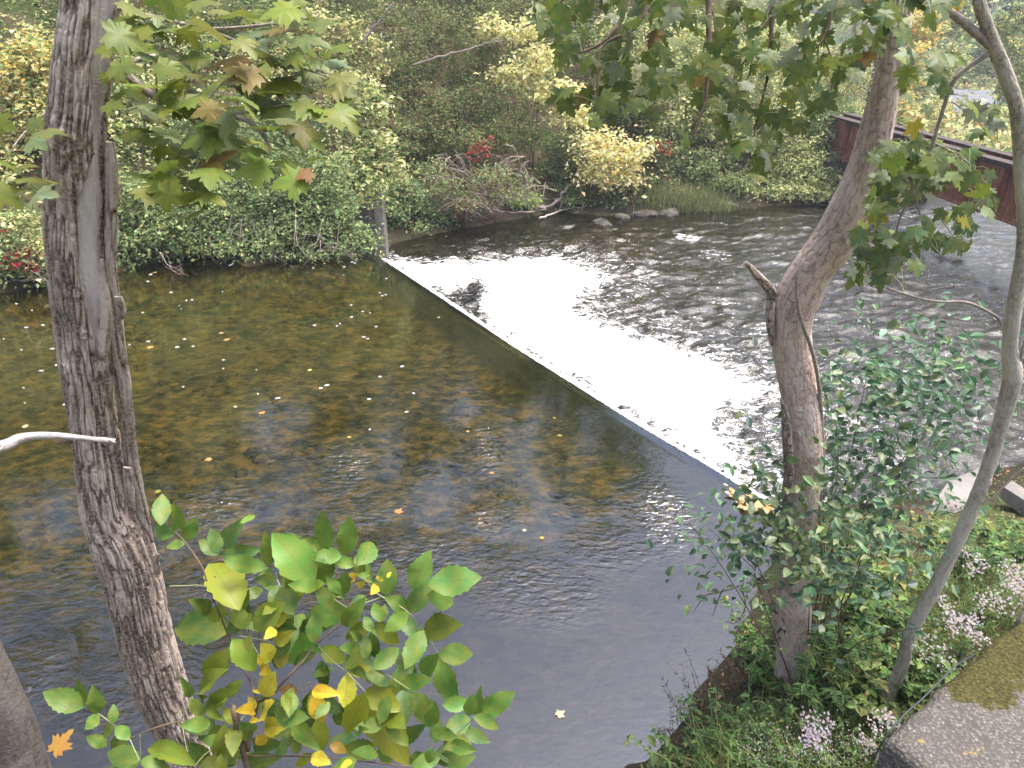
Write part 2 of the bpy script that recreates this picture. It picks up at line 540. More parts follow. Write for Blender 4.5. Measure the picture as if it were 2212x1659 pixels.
# calm water above the weir, mapped in weir coordinates so that it ends exactly on the crest
sg = np.concatenate([np.arange(-70, -3, 3.0), np.arange(-3, WLEN + 9.0, 0.12), np.arange(WLEN + 9.0, 60, 3.0)])
tg = np.concatenate([np.arange(-120, -22, 7.0), np.arange(-22, -1.0, 0.12), np.linspace(-1.0, 0.0, 14)])
SG, TG = np.meshgrid(sg, tg)
XY = weir_xy(SG, TG)
UX, UY = XY[..., 0], XY[..., 1]
uin = inside(UX, UY, POLY) | (np.minimum(seg_dist(UX, UY, FAR), seg_dist(UX, UY, NEAR)) < 0.7)
UZ = -0.034 * sstep(-0.22, 0.0, TG)
rip = np.zeros_like(UX) + 0.05
for (px, py, rx, ry, k) in [(740, 1010, 70, 90, 1.0), (770, 1090, 120, 60, 0.6), (1045, 965, 38, 75, 0.8), (1060, 1120, 70, 40, 0.7), (455, 1090, 95, 70, 1.0), (640, 1190, 160, 70, 0.6),
                         (1440, 1110, 85, 90, 0.9), (1150, 1270, 190, 95, 0.42), (1330, 1190, 150, 60, 0.4), (900, 1200, 160, 60, 0.6), (150, 1250, 190, 110, 0.55), (30, 1480, 90, 120, 1.0), (480, 1240, 120, 90, 0.7), (250, 1500, 200, 120, 0.4), (840, 880, 70, 60, 0.3)]:
    c = atz(px, py, 0.0)
    ex = abs(atz(px + rx, py, 0.0)[0] - c[0]); ey = abs(atz(px, py - ry, 0.0)[1] - c[1])
    rip = np.maximum(rip, k * (1 - sstep(0.35, 1.2, np.hypot((UX - c[0]) / ex, (UY - c[1]) / ey))))
rip = rip * (0.75 + 0.5 * fbm(p3(UX * 1.5, UY * 1.5), 3, 21))
# small geometric swell
UZ = UZ + 0.006 * fbm(p3(UX * 3.0, UY * 3.0), 2, 31) * (0.15 + rip)
Q = grid_faces(uin, *UX.shape)
V, Q, at = compact(np.stack([UX, UY, UZ], -1).reshape(-1, 3), Q, {'ripple': rip.ravel()})

b = NB('river_water')
pos = b.pos()
ra = b.attr('ripple').outputs['Fac']
flow = b.mapping(pos, (0.85, 1.5, 1.0), (0, 0, 0.25))
w1 = b.noise(flow, 8.5, 2, 0.4, 0.4)
w2 = b.noise(b.mapping(pos, (1.0, 1.5, 1.0), (0, 0, -0.5)), 15.0, 2, 0.5, 0.4)
w3 = b.noise(pos, 2.2, 2)
h = b.math('ADD', b.math('MULTIPLY', b.math('ADD', w1.outputs['Fac'], b.math('MULTIPLY', w2.outputs['Fac'], 0.4)), ra), b.math('MULTIPLY', w3.outputs['Fac'], 0.06))
nrm = b.bump(h, 0.045, 1.0)
fr = b.n('ShaderNodeFresnel', {'IOR': 1.9, 'Normal': nrm})
gl = b.n('ShaderNodeBsdfGlossy', {'Color': (0.84, 0.89, 1.0, 1), 'Roughness': 0.03, 'Normal': nrm})  # bluish gloss colour paints extra lavender into the sky reflection
tr = b.n('ShaderNodeBsdfTransparent', {'Color': (0.74, 0.69, 0.52, 1)})
mx = b.n('ShaderNodeMixShader', {0: fr, 1: tr.outputs[0], 2: gl.outputs[0]})
MAT['water'] = b.surf(mx)
obj('water_upstream', mesh_from('water_upstream', V, Q, at), MAT['water'], kind='structure')

# rough water below the weir
xs = np.concatenate([np.arange(-6.5, 16, 0.06), np.arange(16, 40, 0.35), np.arange(40, 130, 4)])
ys = np.concatenate([np.arange(6.5, 31, 0.06), np.arange(31, 70, 0.6)])
RX, RY = np.meshgrid(xs, ys)
S, T = weir_st(RX, RY)
keep = (T > 0.12) & (inside(RX, RY, POLY) | (np.minimum(seg_dist(RX, RY, FAR), seg_dist(RX, RY, NEAR)) < 0.7))
def poly_sd(x, y, P):
    Pc = np.concatenate([P, P[:1]])
    d = seg_dist(x, y, Pc)
    return np.where(inside(x, y, P), d, -d)
foamP = g([(815, 552), (850, 566), (930, 574), (1010, 574), (1090, 565), (1200, 561), (1260, 580), (1300, 605), (1255, 640), (1240, 680), (1310, 715), (1420, 742), (1520, 778), (1600, 825), (1690, 848), (1600, 868), (1550, 890), (1545, 930), (1580, 985), (1612, 1020), (1540, 1004), (1440, 945), (1300, 860), (1150, 770), (1030, 690), (950, 640)], DZ)
near_ = (RX < 14) & keep
sdv = np.full(RX.shape, -9.0)
sdv[near_] = poly_sd(RX[near_], RY[near_], foamP)
# the part right under the crest is foam too unless the slide is still smooth there
foam = sstep(-0.75, 0.55, sdv)
foam = np.maximum(foam, 0.60 * sstep(-1.6, -0.1, sdv))
calmfar = sstep(1.2, 4.0, seg_dist(RX, RY, FAR))
foam = np.maximum(foam, 0.46 * sstep(-5.0, -0.6, sdv) * calmfar)
foam = np.maximum(foam, 0.34 * sstep(-11.0, -3.0, sdv) * calmfar)
holeP = g([(1000, 622), (1035, 612), (1052, 622), (1040, 650), (1030, 672), (1050, 695), (1030, 690), (985, 655), (960, 640)], DZ)
hole = np.full(RX.shape, -9.0)
hole[near_] = poly_sd(RX[near_], RY[near_], holeP)
foam = foam * (1 - 0.68 * sstep(-0.45, 0.35, hole))
strip = (1 - sstep(0.25, 0.75, T)) * sstep(4.2, 6.0, S) * (0.6 + 0.5 * fbm(p3(RX * 2, RY * 2), 2, 4))
foam = foam * (1 - 0.75 * strip)
blobs = [(1490, 515, 55, 16, .62), (1545, 550, 70, 30, .5), (1640, 590, 60, 25, .42), (1560, 655, 60, 22, .5), (1400, 600, 80, 40, .5), (1650, 720, 90, 50, .48), (1750, 640, 70, 30, .4), (1330, 520, 60, 14, .34), (1890, 560, 200, 90, .3), (1850, 800, 220, 120, .36), (1700, 540, 120, 60, .34), (1300, 560, 80, 25, .5), (1450, 690, 90, 40, .5)]
for (px, py, rx, ry, k) in blobs:
    c = atz(px, py, DZ)
    ex = abs(atz(px + rx, py, DZ)[0] - c[0]); ey = abs(atz(px, py - ry, DZ)[1] - c[1])
    foam = np.maximum(foam, k * (1 - sstep(0.2, 1.2, np.hypot((RX - c[0]) / ex, (RY - c[1]) / ey))))
# choppiness: calm pool at the far bank behind the foam, rough elsewhere
calm = sstep(0.2, 2.2, seg_dist(RX, RY, FAR)) * 0.8 + 0.2
chop = np.clip(calm * (0.55 + 0.6 * sstep(-4, 0.5, sdv)), 0, 1.2)
fa = 0.5
cr, sr = math.cos(fa), math.sin(fa)
FXX, FYY = RX * cr + RY * sr, -RX * sr + RY * cr       # along / across the flow
warp = 0.25 * fbm(p3(RX * 1.1, RY * 1.1), 2, 61)
w = 0.15 * fbm(p3(FXX * 1.5 + warp, FYY * 2.1, 0), 3, 41)
n_ = vnoise(p3(FXX * 2.4 + 2 * warp, FYY * 5.0, 2), 43)
w = w + 0.055 * (1 - np.abs(n_)) + 0.024 * vnoise(p3(FXX * 5.5, FYY * 11.0, 4), 44)
RZ = DZ + chop * w * np.where(RX > 16, 0.8, 1)
RZ = RZ + foam ** 2 * (0.05 + 0.06 * fbm(p3(RX * 3.3, RY * 3.3), 3, 52) + 0.035 * fbm(p3(RX * 10, RY * 10), 2, 53))
RZ = RZ - 0.05 * (RX > 16)
Q = grid_faces(keep, *RX.shape)
V, Q, at = compact(np.stack([RX, RY, RZ], -1).reshape(-1, 3), Q, {'foam': foam.ravel()})
b = NB('rough_water')
pos = b.pos()
fm = b.attr('foam').outputs['Fac']
str1 = b.noise(b.mapping(pos, (1.0, 2.8, 1.0), (0, 0, -0.35)), 3.4, 6, 0.68, 0.8)
str2 = b.noise(b.mapping(pos, (1.0, 1.6, 1.0), (0, 0, 0.4)), 17.0, 3, 0.6, 0.4)
nn = b.math('ADD', b.math('MULTIPLY', str1.outputs['Fac'], 0.7), b.math('MULTIPLY', str2.outputs['Fac'], 0.3))
fac = b.math('ADD', fm, b.math('MULTIPLY', b.math('SUBTRACT', nn, 0.5), 2.6))
fac = b.ramp(fac, [(0.60, (0, 0, 0)), (0.74, (1, 1, 1))])
rw1 = b.noise(b.mapping(pos, (1.0, 1.8, 1.0), (0, 0, -0.4)), 16.0, 3, 0.6, 0.3)
nrm = b.bump(rw1.outputs['Fac'], 0.018, 1.0)
fr = b.n('ShaderNodeFresnel', {'IOR': 1.52, 'Normal': nrm})
gl = b.n('ShaderNodeBsdfGlossy', {'Color': (1, 1, 1, 1), 'Roughness': 0.05, 'Normal': nrm})
tr = b.n('ShaderNodeBsdfTransparent', {'Color': (0.34, 0.32, 0.24, 1)})
wat = b.n('ShaderNodeMixShader', {0: fr, 1: tr.outputs[0], 2: gl.outputs[0]})
fo = b.bsdf((0.92, 0.92, 0.93), 0.7, 0.2, b.bump(str2.outputs['Fac'], 0.03, 0.6))
MAT['rough_water'] = b.surf(b.n('ShaderNodeMixShader', {0: fac, 1: wat.outputs[0], 2: fo.outputs[0]}))
obj('water_downstream', mesh_from('water_downstream', V, Q, at), MAT['rough_water'], kind='structure')

# ------------------------------------------------------------------ the weir: sloping concrete crest with water sliding over its lip
weir = empty('weir', (*W0, DZ), 'long low concrete weir crossing the river with water pouring over it', 'weir')
prof = [(-1.60, -0.62), (-1.25, -0.52), (-0.95, -0.46), (-0.70, -0.40), (-0.48, -0.33), (-0.26, -0.24), (-0.12, -0.17), (0.0, -0.12), (0.05, -0.13), (0.06, -1.7), (-1.60, -1.7)]
ss = np.linspace(-0.6, WLEN + 0.9, 60)
V, Q = [], []
k = len(prof)
for (t, z) in prof:
    xy = weir_xy(ss, np.full_like(ss, t))
    V.append(np.concatenate([xy, np.full((len(ss), 1), z)], 1))
V = np.stack(V, 1).reshape(-1, 3)
V[:, 2] += 0.012 * fbm(V * 2.5, 3, 71)
_e = np.arange(len(V)) % k < 4
V[_e, 2] += 0.05 * fbm(V[_e] * 1.6, 3, 72)
Q = [[a * k + c_, a * k + (c_ + 1) % k, (a + 1) * k + (c_ + 1) % k, (a + 1) * k + c_] for a in range(len(ss) - 1) for c_ in range(k)]
_al = np.tile(np.array([sstep(-1.0, -.18, np.array(t)) for t, z in prof]), len(ss)).astype(float)
under(obj('crest_slab', mesh_from('crest_slab', V, np.array(Q), {'bed': np.ones(len(V)), 'algae': _al, 'bed_darken': bed_darken_f(V[:, 0], V[:, 1])}, smooth=False), MAT['ground']), weir)
# falling sheet
ss = np.linspace(-0.05, WLEN + 0.05, 420)
prof = [(0.0, -0.033), (0.05, -0.034), (0.12, -0.042), (0.18, -0.11), (0.24, -0.26), (0.32, -0.52), (0.38, -0.92)]
V = []
fo_ = []
jag = 0.02 * vnoise(p3(ss * 9, 0 * ss), 81) + 0.012 * vnoise(p3(ss * 31, 0 * ss), 82)
fl = 0.5 + 0.35 * vnoise(p3(ss * 2.1, 0 * ss), 83) + 0.4 * vnoise(p3(ss * 14, 0 * ss), 84)
for q, (t, z) in enumerate(prof):
    xy = weir_xy(ss, t + jag * (q / 6.0) * (1.5 if q else 0))
    V.append(np.concatenate([xy, (z + (0.015 * jag / 0.02 if q in (2, 3) else 0) + 0 * ss)[:, None]], 1))
    fo_.append([0.3, 1.4, 1.5, 0.75, 0.9, 1, 1][q] + (fl - 0.5) * [0, .15, .1, .6, .3, 0, 0][q])
V = np.stack(V, 1).reshape(-1, 3)
k = len(prof)
Q = np.array([[a * k + c_, (a + 1) * k + c_, (a + 1) * k + c_ + 1, a * k + c_ + 1] for a in range(len(ss) - 1) for c_ in range(k - 1)])
under(obj('falling_water', mesh_from('falling_water', V, Q, {'foam': np.stack(fo_, 1).ravel()}), MAT['rough_water']), weir)

# ------------------------------------------------------------------ foam flecks drifting on the pool
acc = Acc()
cnt = 0
while cnt < 75:
    px, py = rng.uniform(0, 900), rng.uniform(560, 960)
    dens = math.exp(-((py - 640) / 110) ** 2) * (1.0 if px < 860 else 0.2) + 0.12 + (0.7 if px < 140 and 690 < py < 900 else 0)
    if rng.random() > dens: continue
    p = atz(px, py, 0.0)
    s, t = weir_st(p[0], p[1])
    if t > -0.25 or not inside(np.array(p[0]), np.array(p[1]), POLY): continue
    a = 0.25 + rng.normal(0, 0.15)
    L, Wd = rng.uniform(0.014, 0.045), rng.uniform(0.005, 0.011)
    th = np.linspace(0, 2 * np.pi, 8, endpoint=False)
    e = np.array([math.cos(a), math.sin(a)]); f_ = np.array([-e[1], e[0]])
    rr = 1 + 0.25 * rng.standard_normal(8)
    ring = p[:2] + (np.cos(th) * L * rr)[:, None] * e + (np.sin(th) * Wd * rr)[:, None] * f_
    V = np.concatenate([np.c_[ring, np.full(8, 0.003)], np.c_[p[:2] + (ring - p[:2]) * 0.55, np.full(8, 0.014)], [[p[0], p[1], 0.017]]])
    Qs = [[q, (q + 1) % 8, 8 + (q + 1) % 8, 8 + q] for q in range(8)]
    Ts = [[8 + q, 8 + (q + 1) % 8, 16] for q in range(8)]
    acc.add(V, Qs, Ts)
    cnt += 1
MAT['foam'] = simple('foam_white', (0.85, 0.85, 0.86), 0.6, 0.3, 60, 0.06)
obj('foam_flecks', acc.mesh('foam_flecks'), MAT['foam'], label='small white foam flecks drifting on the calm pool', cat='foam', kind='stuff')

# ------------------------------------------------------------------ leaf masses
def leaf_cloud(name, C, A, N, L, W, col, fold=0.25, detail=0):
    """many leaves as one mesh: rhombic leaf folded on its midrib (4 verts) or an oval one (8 verts)"""
    n = len(C)
    A = unit(A)
    N = unit(N - A * np.sum(N * A, 1, keepdims=True))
    B = np.cross(A, N)
    L = np.broadcast_to(L, (n,))[:, None]; W = np.broadcast_to(W, (n,))[:, None]
    if detail == 0:
        base, tip = C - A * L * 0.5, C + A * L * 0.5 - N * L * 0.10
        lf = C + B * W * 0.5 + N * W * fold - A * L * 0.06
        rt = C - B * W * 0.5 + N * W * fold - A * L * 0.06
        V = np.stack([base, rt, tip, lf], 1).reshape(-1, 3)
        k = np.arange(n)[:, None] * 4
        T = np.concatenate([k + np.array([[0, 1, 2]]), k + np.array([[0, 2, 3]])])
        vc = np.repeat(col, 4, 0)
    else:
        base, tip = C - A * L * 0.5, C + A * L * 0.5 - N * L * 0.12
        m1, m2 = C - A * L * 0.18, C + A * L * 0.18 - N * L * 0.02
        w1, w2 = 0.46, 0.42
        V = np.stack([base, m1 + B * W * w1 + N * W * fold, m2 + B * W * w2 + N * W * fold, tip, m2 - B * W * w2 + N * W * fold, m1 - B * W * w1 + N * W * fold, m1, m2], 1).reshape(-1, 3)
        k = np.arange(n)[:, None] * 8
        T = np.concatenate([k + np.array([[x]]) if 0 else k + np.array([x]) for x in ([0, 1, 6], [0, 6, 5], [6, 1, 2], [6, 2, 7], [5, 6, 7], [5, 7, 4], [7, 2, 3], [7, 3, 4])])
        vc = np.repeat(col, 8, 0)
    return mesh_from(name, V, T, {'Col': vc}, smooth=False)

def pick(pal, n, jit=0.22):
    """pal: list of (rgb, weight)"""
    w = np.array([p[1] for p in pal], float); w /= w.sum()
    c = np.array([p[0] for p in pal], float)[rng.choice(len(pal), n, p=w)]
    f = np.exp(rng.normal(0, jit, (n, 1)))
    return np.clip(c * f * np.exp(rng.normal(0, 0.06, (n, 3))), 0.004, 0.85)

G1, G2, G3 = (0.085, 0.13, 0.05), (0.14, 0.195, 0.08), (0.215, 0.27, 0.12)
OL, OL2 = (0.145, 0.155, 0.06), (0.21, 0.205, 0.09)
YG, PY, YE, GO, OR = (0.34, 0.355, 0.14), (0.56, 0.53, 0.29), (0.58, 0.49, 0.20), (0.56, 0.40, 0.11), (0.44, 0.20, 0.06)
RE, BR, DK = (0.36, 0.045, 0.045), (0.18, 0.10, 0.05), (0.035, 0.075, 0.022)
BG = (0.10, 0.16, 0.10)

def lobes_px(L):
    out = []
    for (px, py, Y, rx, ry) in L:
        c = aty(px, py, Y)
        a = axial(c)
        out.append((c, np.array([rx * a / FPX, 0.75 * (rx + ry) / 2 * a / FPX, ry * a / FPX])))
    return out

def crown_points(lobes, n, clump=0.16, per=26, shell=0.45):
    vol = np.array([r[0] * r[1] * r[2] for _, r in lobes]) ** 0.67
    cnt = np.maximum(1, (n / per * vol / vol.sum()).astype(int))
    P, D = [], []
    for (c, r), k in zip(lobes, cnt):
        d = unit(rng.standard_normal((k, 3)))
        rad = (shell + (1 - shell) * rng.random((k, 1)) ** 0.6)
        rad *= 1 + 0.28 * fbm(d * 1.7 + c * 0.3, 2, 91)[:, None]
        cc = c + d * rad * r
        q = np.repeat(cc, per, 0) + rng.standard_normal((k * per, 3)) * clump * np.array([1.25, 1.25, 0.7])
        P.append(q)
        D.append(np.repeat(d, per, 0))
    return np.concatenate(P), np.concatenate(D)

def shrub(name, label, cat, lobes, n, leaf, pal, group=None, clump=0.16, stems=7, base=None, mat='foliage_far', stem_mat='twig_brown', aspect=0.55, shell=0.4, stem_r=0.018, extra=None, detail=0, up=0.9, per=26):
    c0 = np.mean([c for c, _ in lobes], 0)
    if base is None:
        bx, by = c0[0], c0[1] + 0.3
        base = np.array([bx, by, float(ground_z(bx, by))])
    base = np.asarray(base, float)
    root = empty(name, base, label, cat, group)
    P, D = crown_points(lobes, n, clump, per, shell)
    gz = ground_z(P[:, 0], P[:, 1])
    k = P[:, 2] > np.maximum(gz, -0.75) + 0.03
    if k.sum() > 20: P, D = P[k], D[k]
    m = len(P)
    N = D * 0.6 + np.array([0, -0.25, up]) + rng.standard_normal((m, 3)) * 0.5
    A = rng.standard_normal((m, 3)) * np.array([1, 1, 0.45]) + D * 0.5 + np.array([0, 0, -0.25])
    L = leaf * np.exp(rng.normal(0, 0.25, m))
    col = pick(pal, m)
    if extra is not None: col = extra(P, col)
    me = leaf_cloud(name + '_leaves', P, A, N, L, L * aspect, col, detail=detail)
    under(obj('foliage', me, MAT[mat], kind='stuff'), root)
    if stems:
        acc = Acc()
        for q in range(stems):
            e = P[rng.integers(m)]
            b0 = base + np.array([rng.normal(0, 0.12), rng.normal(0, 0.12), -0.15])
            mid = b0 * 0.45 + e * 0.55 + np.array([rng.normal(0, .15), rng.normal(0, .15), 0.25 * np.linalg.norm(e - b0) * 0.5])
            path = smooth_path([b0, mid, e], 9)
            path[1:-1] += rng.normal(0, 0.02, (7, 3))
            tube(acc, path, np.linspace(stem_r, stem_r * 0.25, 9) * rng.uniform(0.7, 1.3), 5)
            for u in range(3):
                f_ = path[rng.integers(3, 8)]
                e2 = f_ + rng.normal(0, 0.35, 3) + np.array([0, -0.1, 0.1])
                tube(acc, smooth_path([f_, (f_ + e2) / 2 + rng.normal(0, .05, 3), e2], 5), np.linspace(stem_r * 0.45, stem_r * 0.15, 5), 4)
        under(obj('branches', acc.mesh(name + '_branches'), MAT[stem_mat]), root)
    return root

# ------------------------------------------------------------------ far bank: tall trees on the hillside (crowns above the picture, mirrored in the pool)
TREES = [(-17.5, 31.5, 16, 3.6, 'far left tall tree on the hillside behind the yellow shrub'), (-12.5, 33.5, 17, 3.4, 'tall hillside tree behind the pale green waterside shrub'),
         (-8.0, 35.0, 18, 3.6, 'tall hillside tree above the large green overhanging shrub'), (-3.6, 39.0, 17, 3.6, 'tall hillside tree behind the concrete abutment'),
         (0.8, 42.5, 17, 3.7, 'tall hillside tree high above the brush pile'), (5.0, 41.0, 16, 3.6, 'tall hillside tree above the bright yellow bush'),
         (9.0, 43.5, 15, 3.4, 'tall hillside tree above the pale yellow thicket'), (-22.5, 28.5, 15, 3.6, 'outermost tall tree where the far bank leaves the picture')]
def bark_simple(name, c1, c2):
    b = NB(name)
    co = b.mapping(b.pos(), (9, 9, 1.4))
    n1 = b.noise(co, 3.0, 6, 0.7, 0.4)
    c = b.ramp(n1.outputs['Fac'], [(0.35, c1), (0.65, c2)])
    return b.surf(b.bsdf(c.outputs[0], 0.9, 0.1, b.bump(n1.outputs['Fac'], 0.03)))
MAT['bark_far'] = bark_simple('hillside_bark', (0.05, 0.04, 0.032), (0.17, 0.14, 0.115))
def tall_tree(x, y, H, R, label, pal, n=3600, leaf=0.34, name='hillside_tree', crown_lo=0.38, group='tall trees on the far hillside', cat='tree', trunk_r=0.19):
    z0 = float(ground_z(x, y))
    root = empty(name, (x, y, z0), label, cat, group)
    acc = Acc()
    top = np.array([x + rng.normal(0, .6), y + rng.normal(0, .6), z0 + H])
    path = smooth_path([[x, y, z0 - 0.3], [x + rng.normal(0, .25), y, z0 + H * 0.4], top], 14)
    tube(acc, path, np.linspace(trunk_r, 0.04, 14), 9)
    lobes = []
    for q in range(11):
        f_ = rng.uniform(crown_lo, 0.95)
        p = path[int(f_ * 13)]
        a = rng.uniform(0, 6.28)
        reach = R * (0.35 + 0.65 * math.sin(math.pi * min(1, (f_ - crown_lo) / (1 - crown_lo) * 0.8 + 0.2)))
        e = p + np.array([math.cos(a) * reach, math.sin(a) * reach, rng.uniform(0.4, 1.6)])
        tube(acc, smooth_path([p, (p + e) / 2 + [0, 0, 0.3], e], 6), np.linspace(0.06, 0.015, 6), 5)
        lobes.append((e, np.array([R * 0.42, R * 0.42, R * 0.34]) * rng.uniform(0.8, 1.3)))
    lobes.append((top, np.array([R * .5, R * .5, R * .45])))
    under(obj('trunk', acc.mesh(name + '_trunk'), MAT['bark_far']), root)
    P, D = crown_points(lobes, n, 0.32, 22, 0.3)
    m = len(P)
    N = D * 0.5 + np.array([0, 0, 0.9]) + rng.standard_normal((m, 3)) * 0.5
    A = rng.standard_normal((m, 3)) * np.array([1, 1, .5])
    L = leaf * np.exp(rng.normal(0, .25, m))
    under(obj('crown', leaf_cloud(name + '_crown', P, A, N, L, L * 0.7, pick(pal, m)), MAT['foliage_far'], kind='stuff'), root)
    return root
for k, (x, y, H, R, lab) in enumerate(TREES):
    tall_tree(x, y, H, R, lab, [[(G1, 3), (G2, 3), (OL, 2)], [(G2, 3), (OL2, 2), (YG, 1)], [(G1, 2), (G2, 3), (OL, 2)]][k % 3])

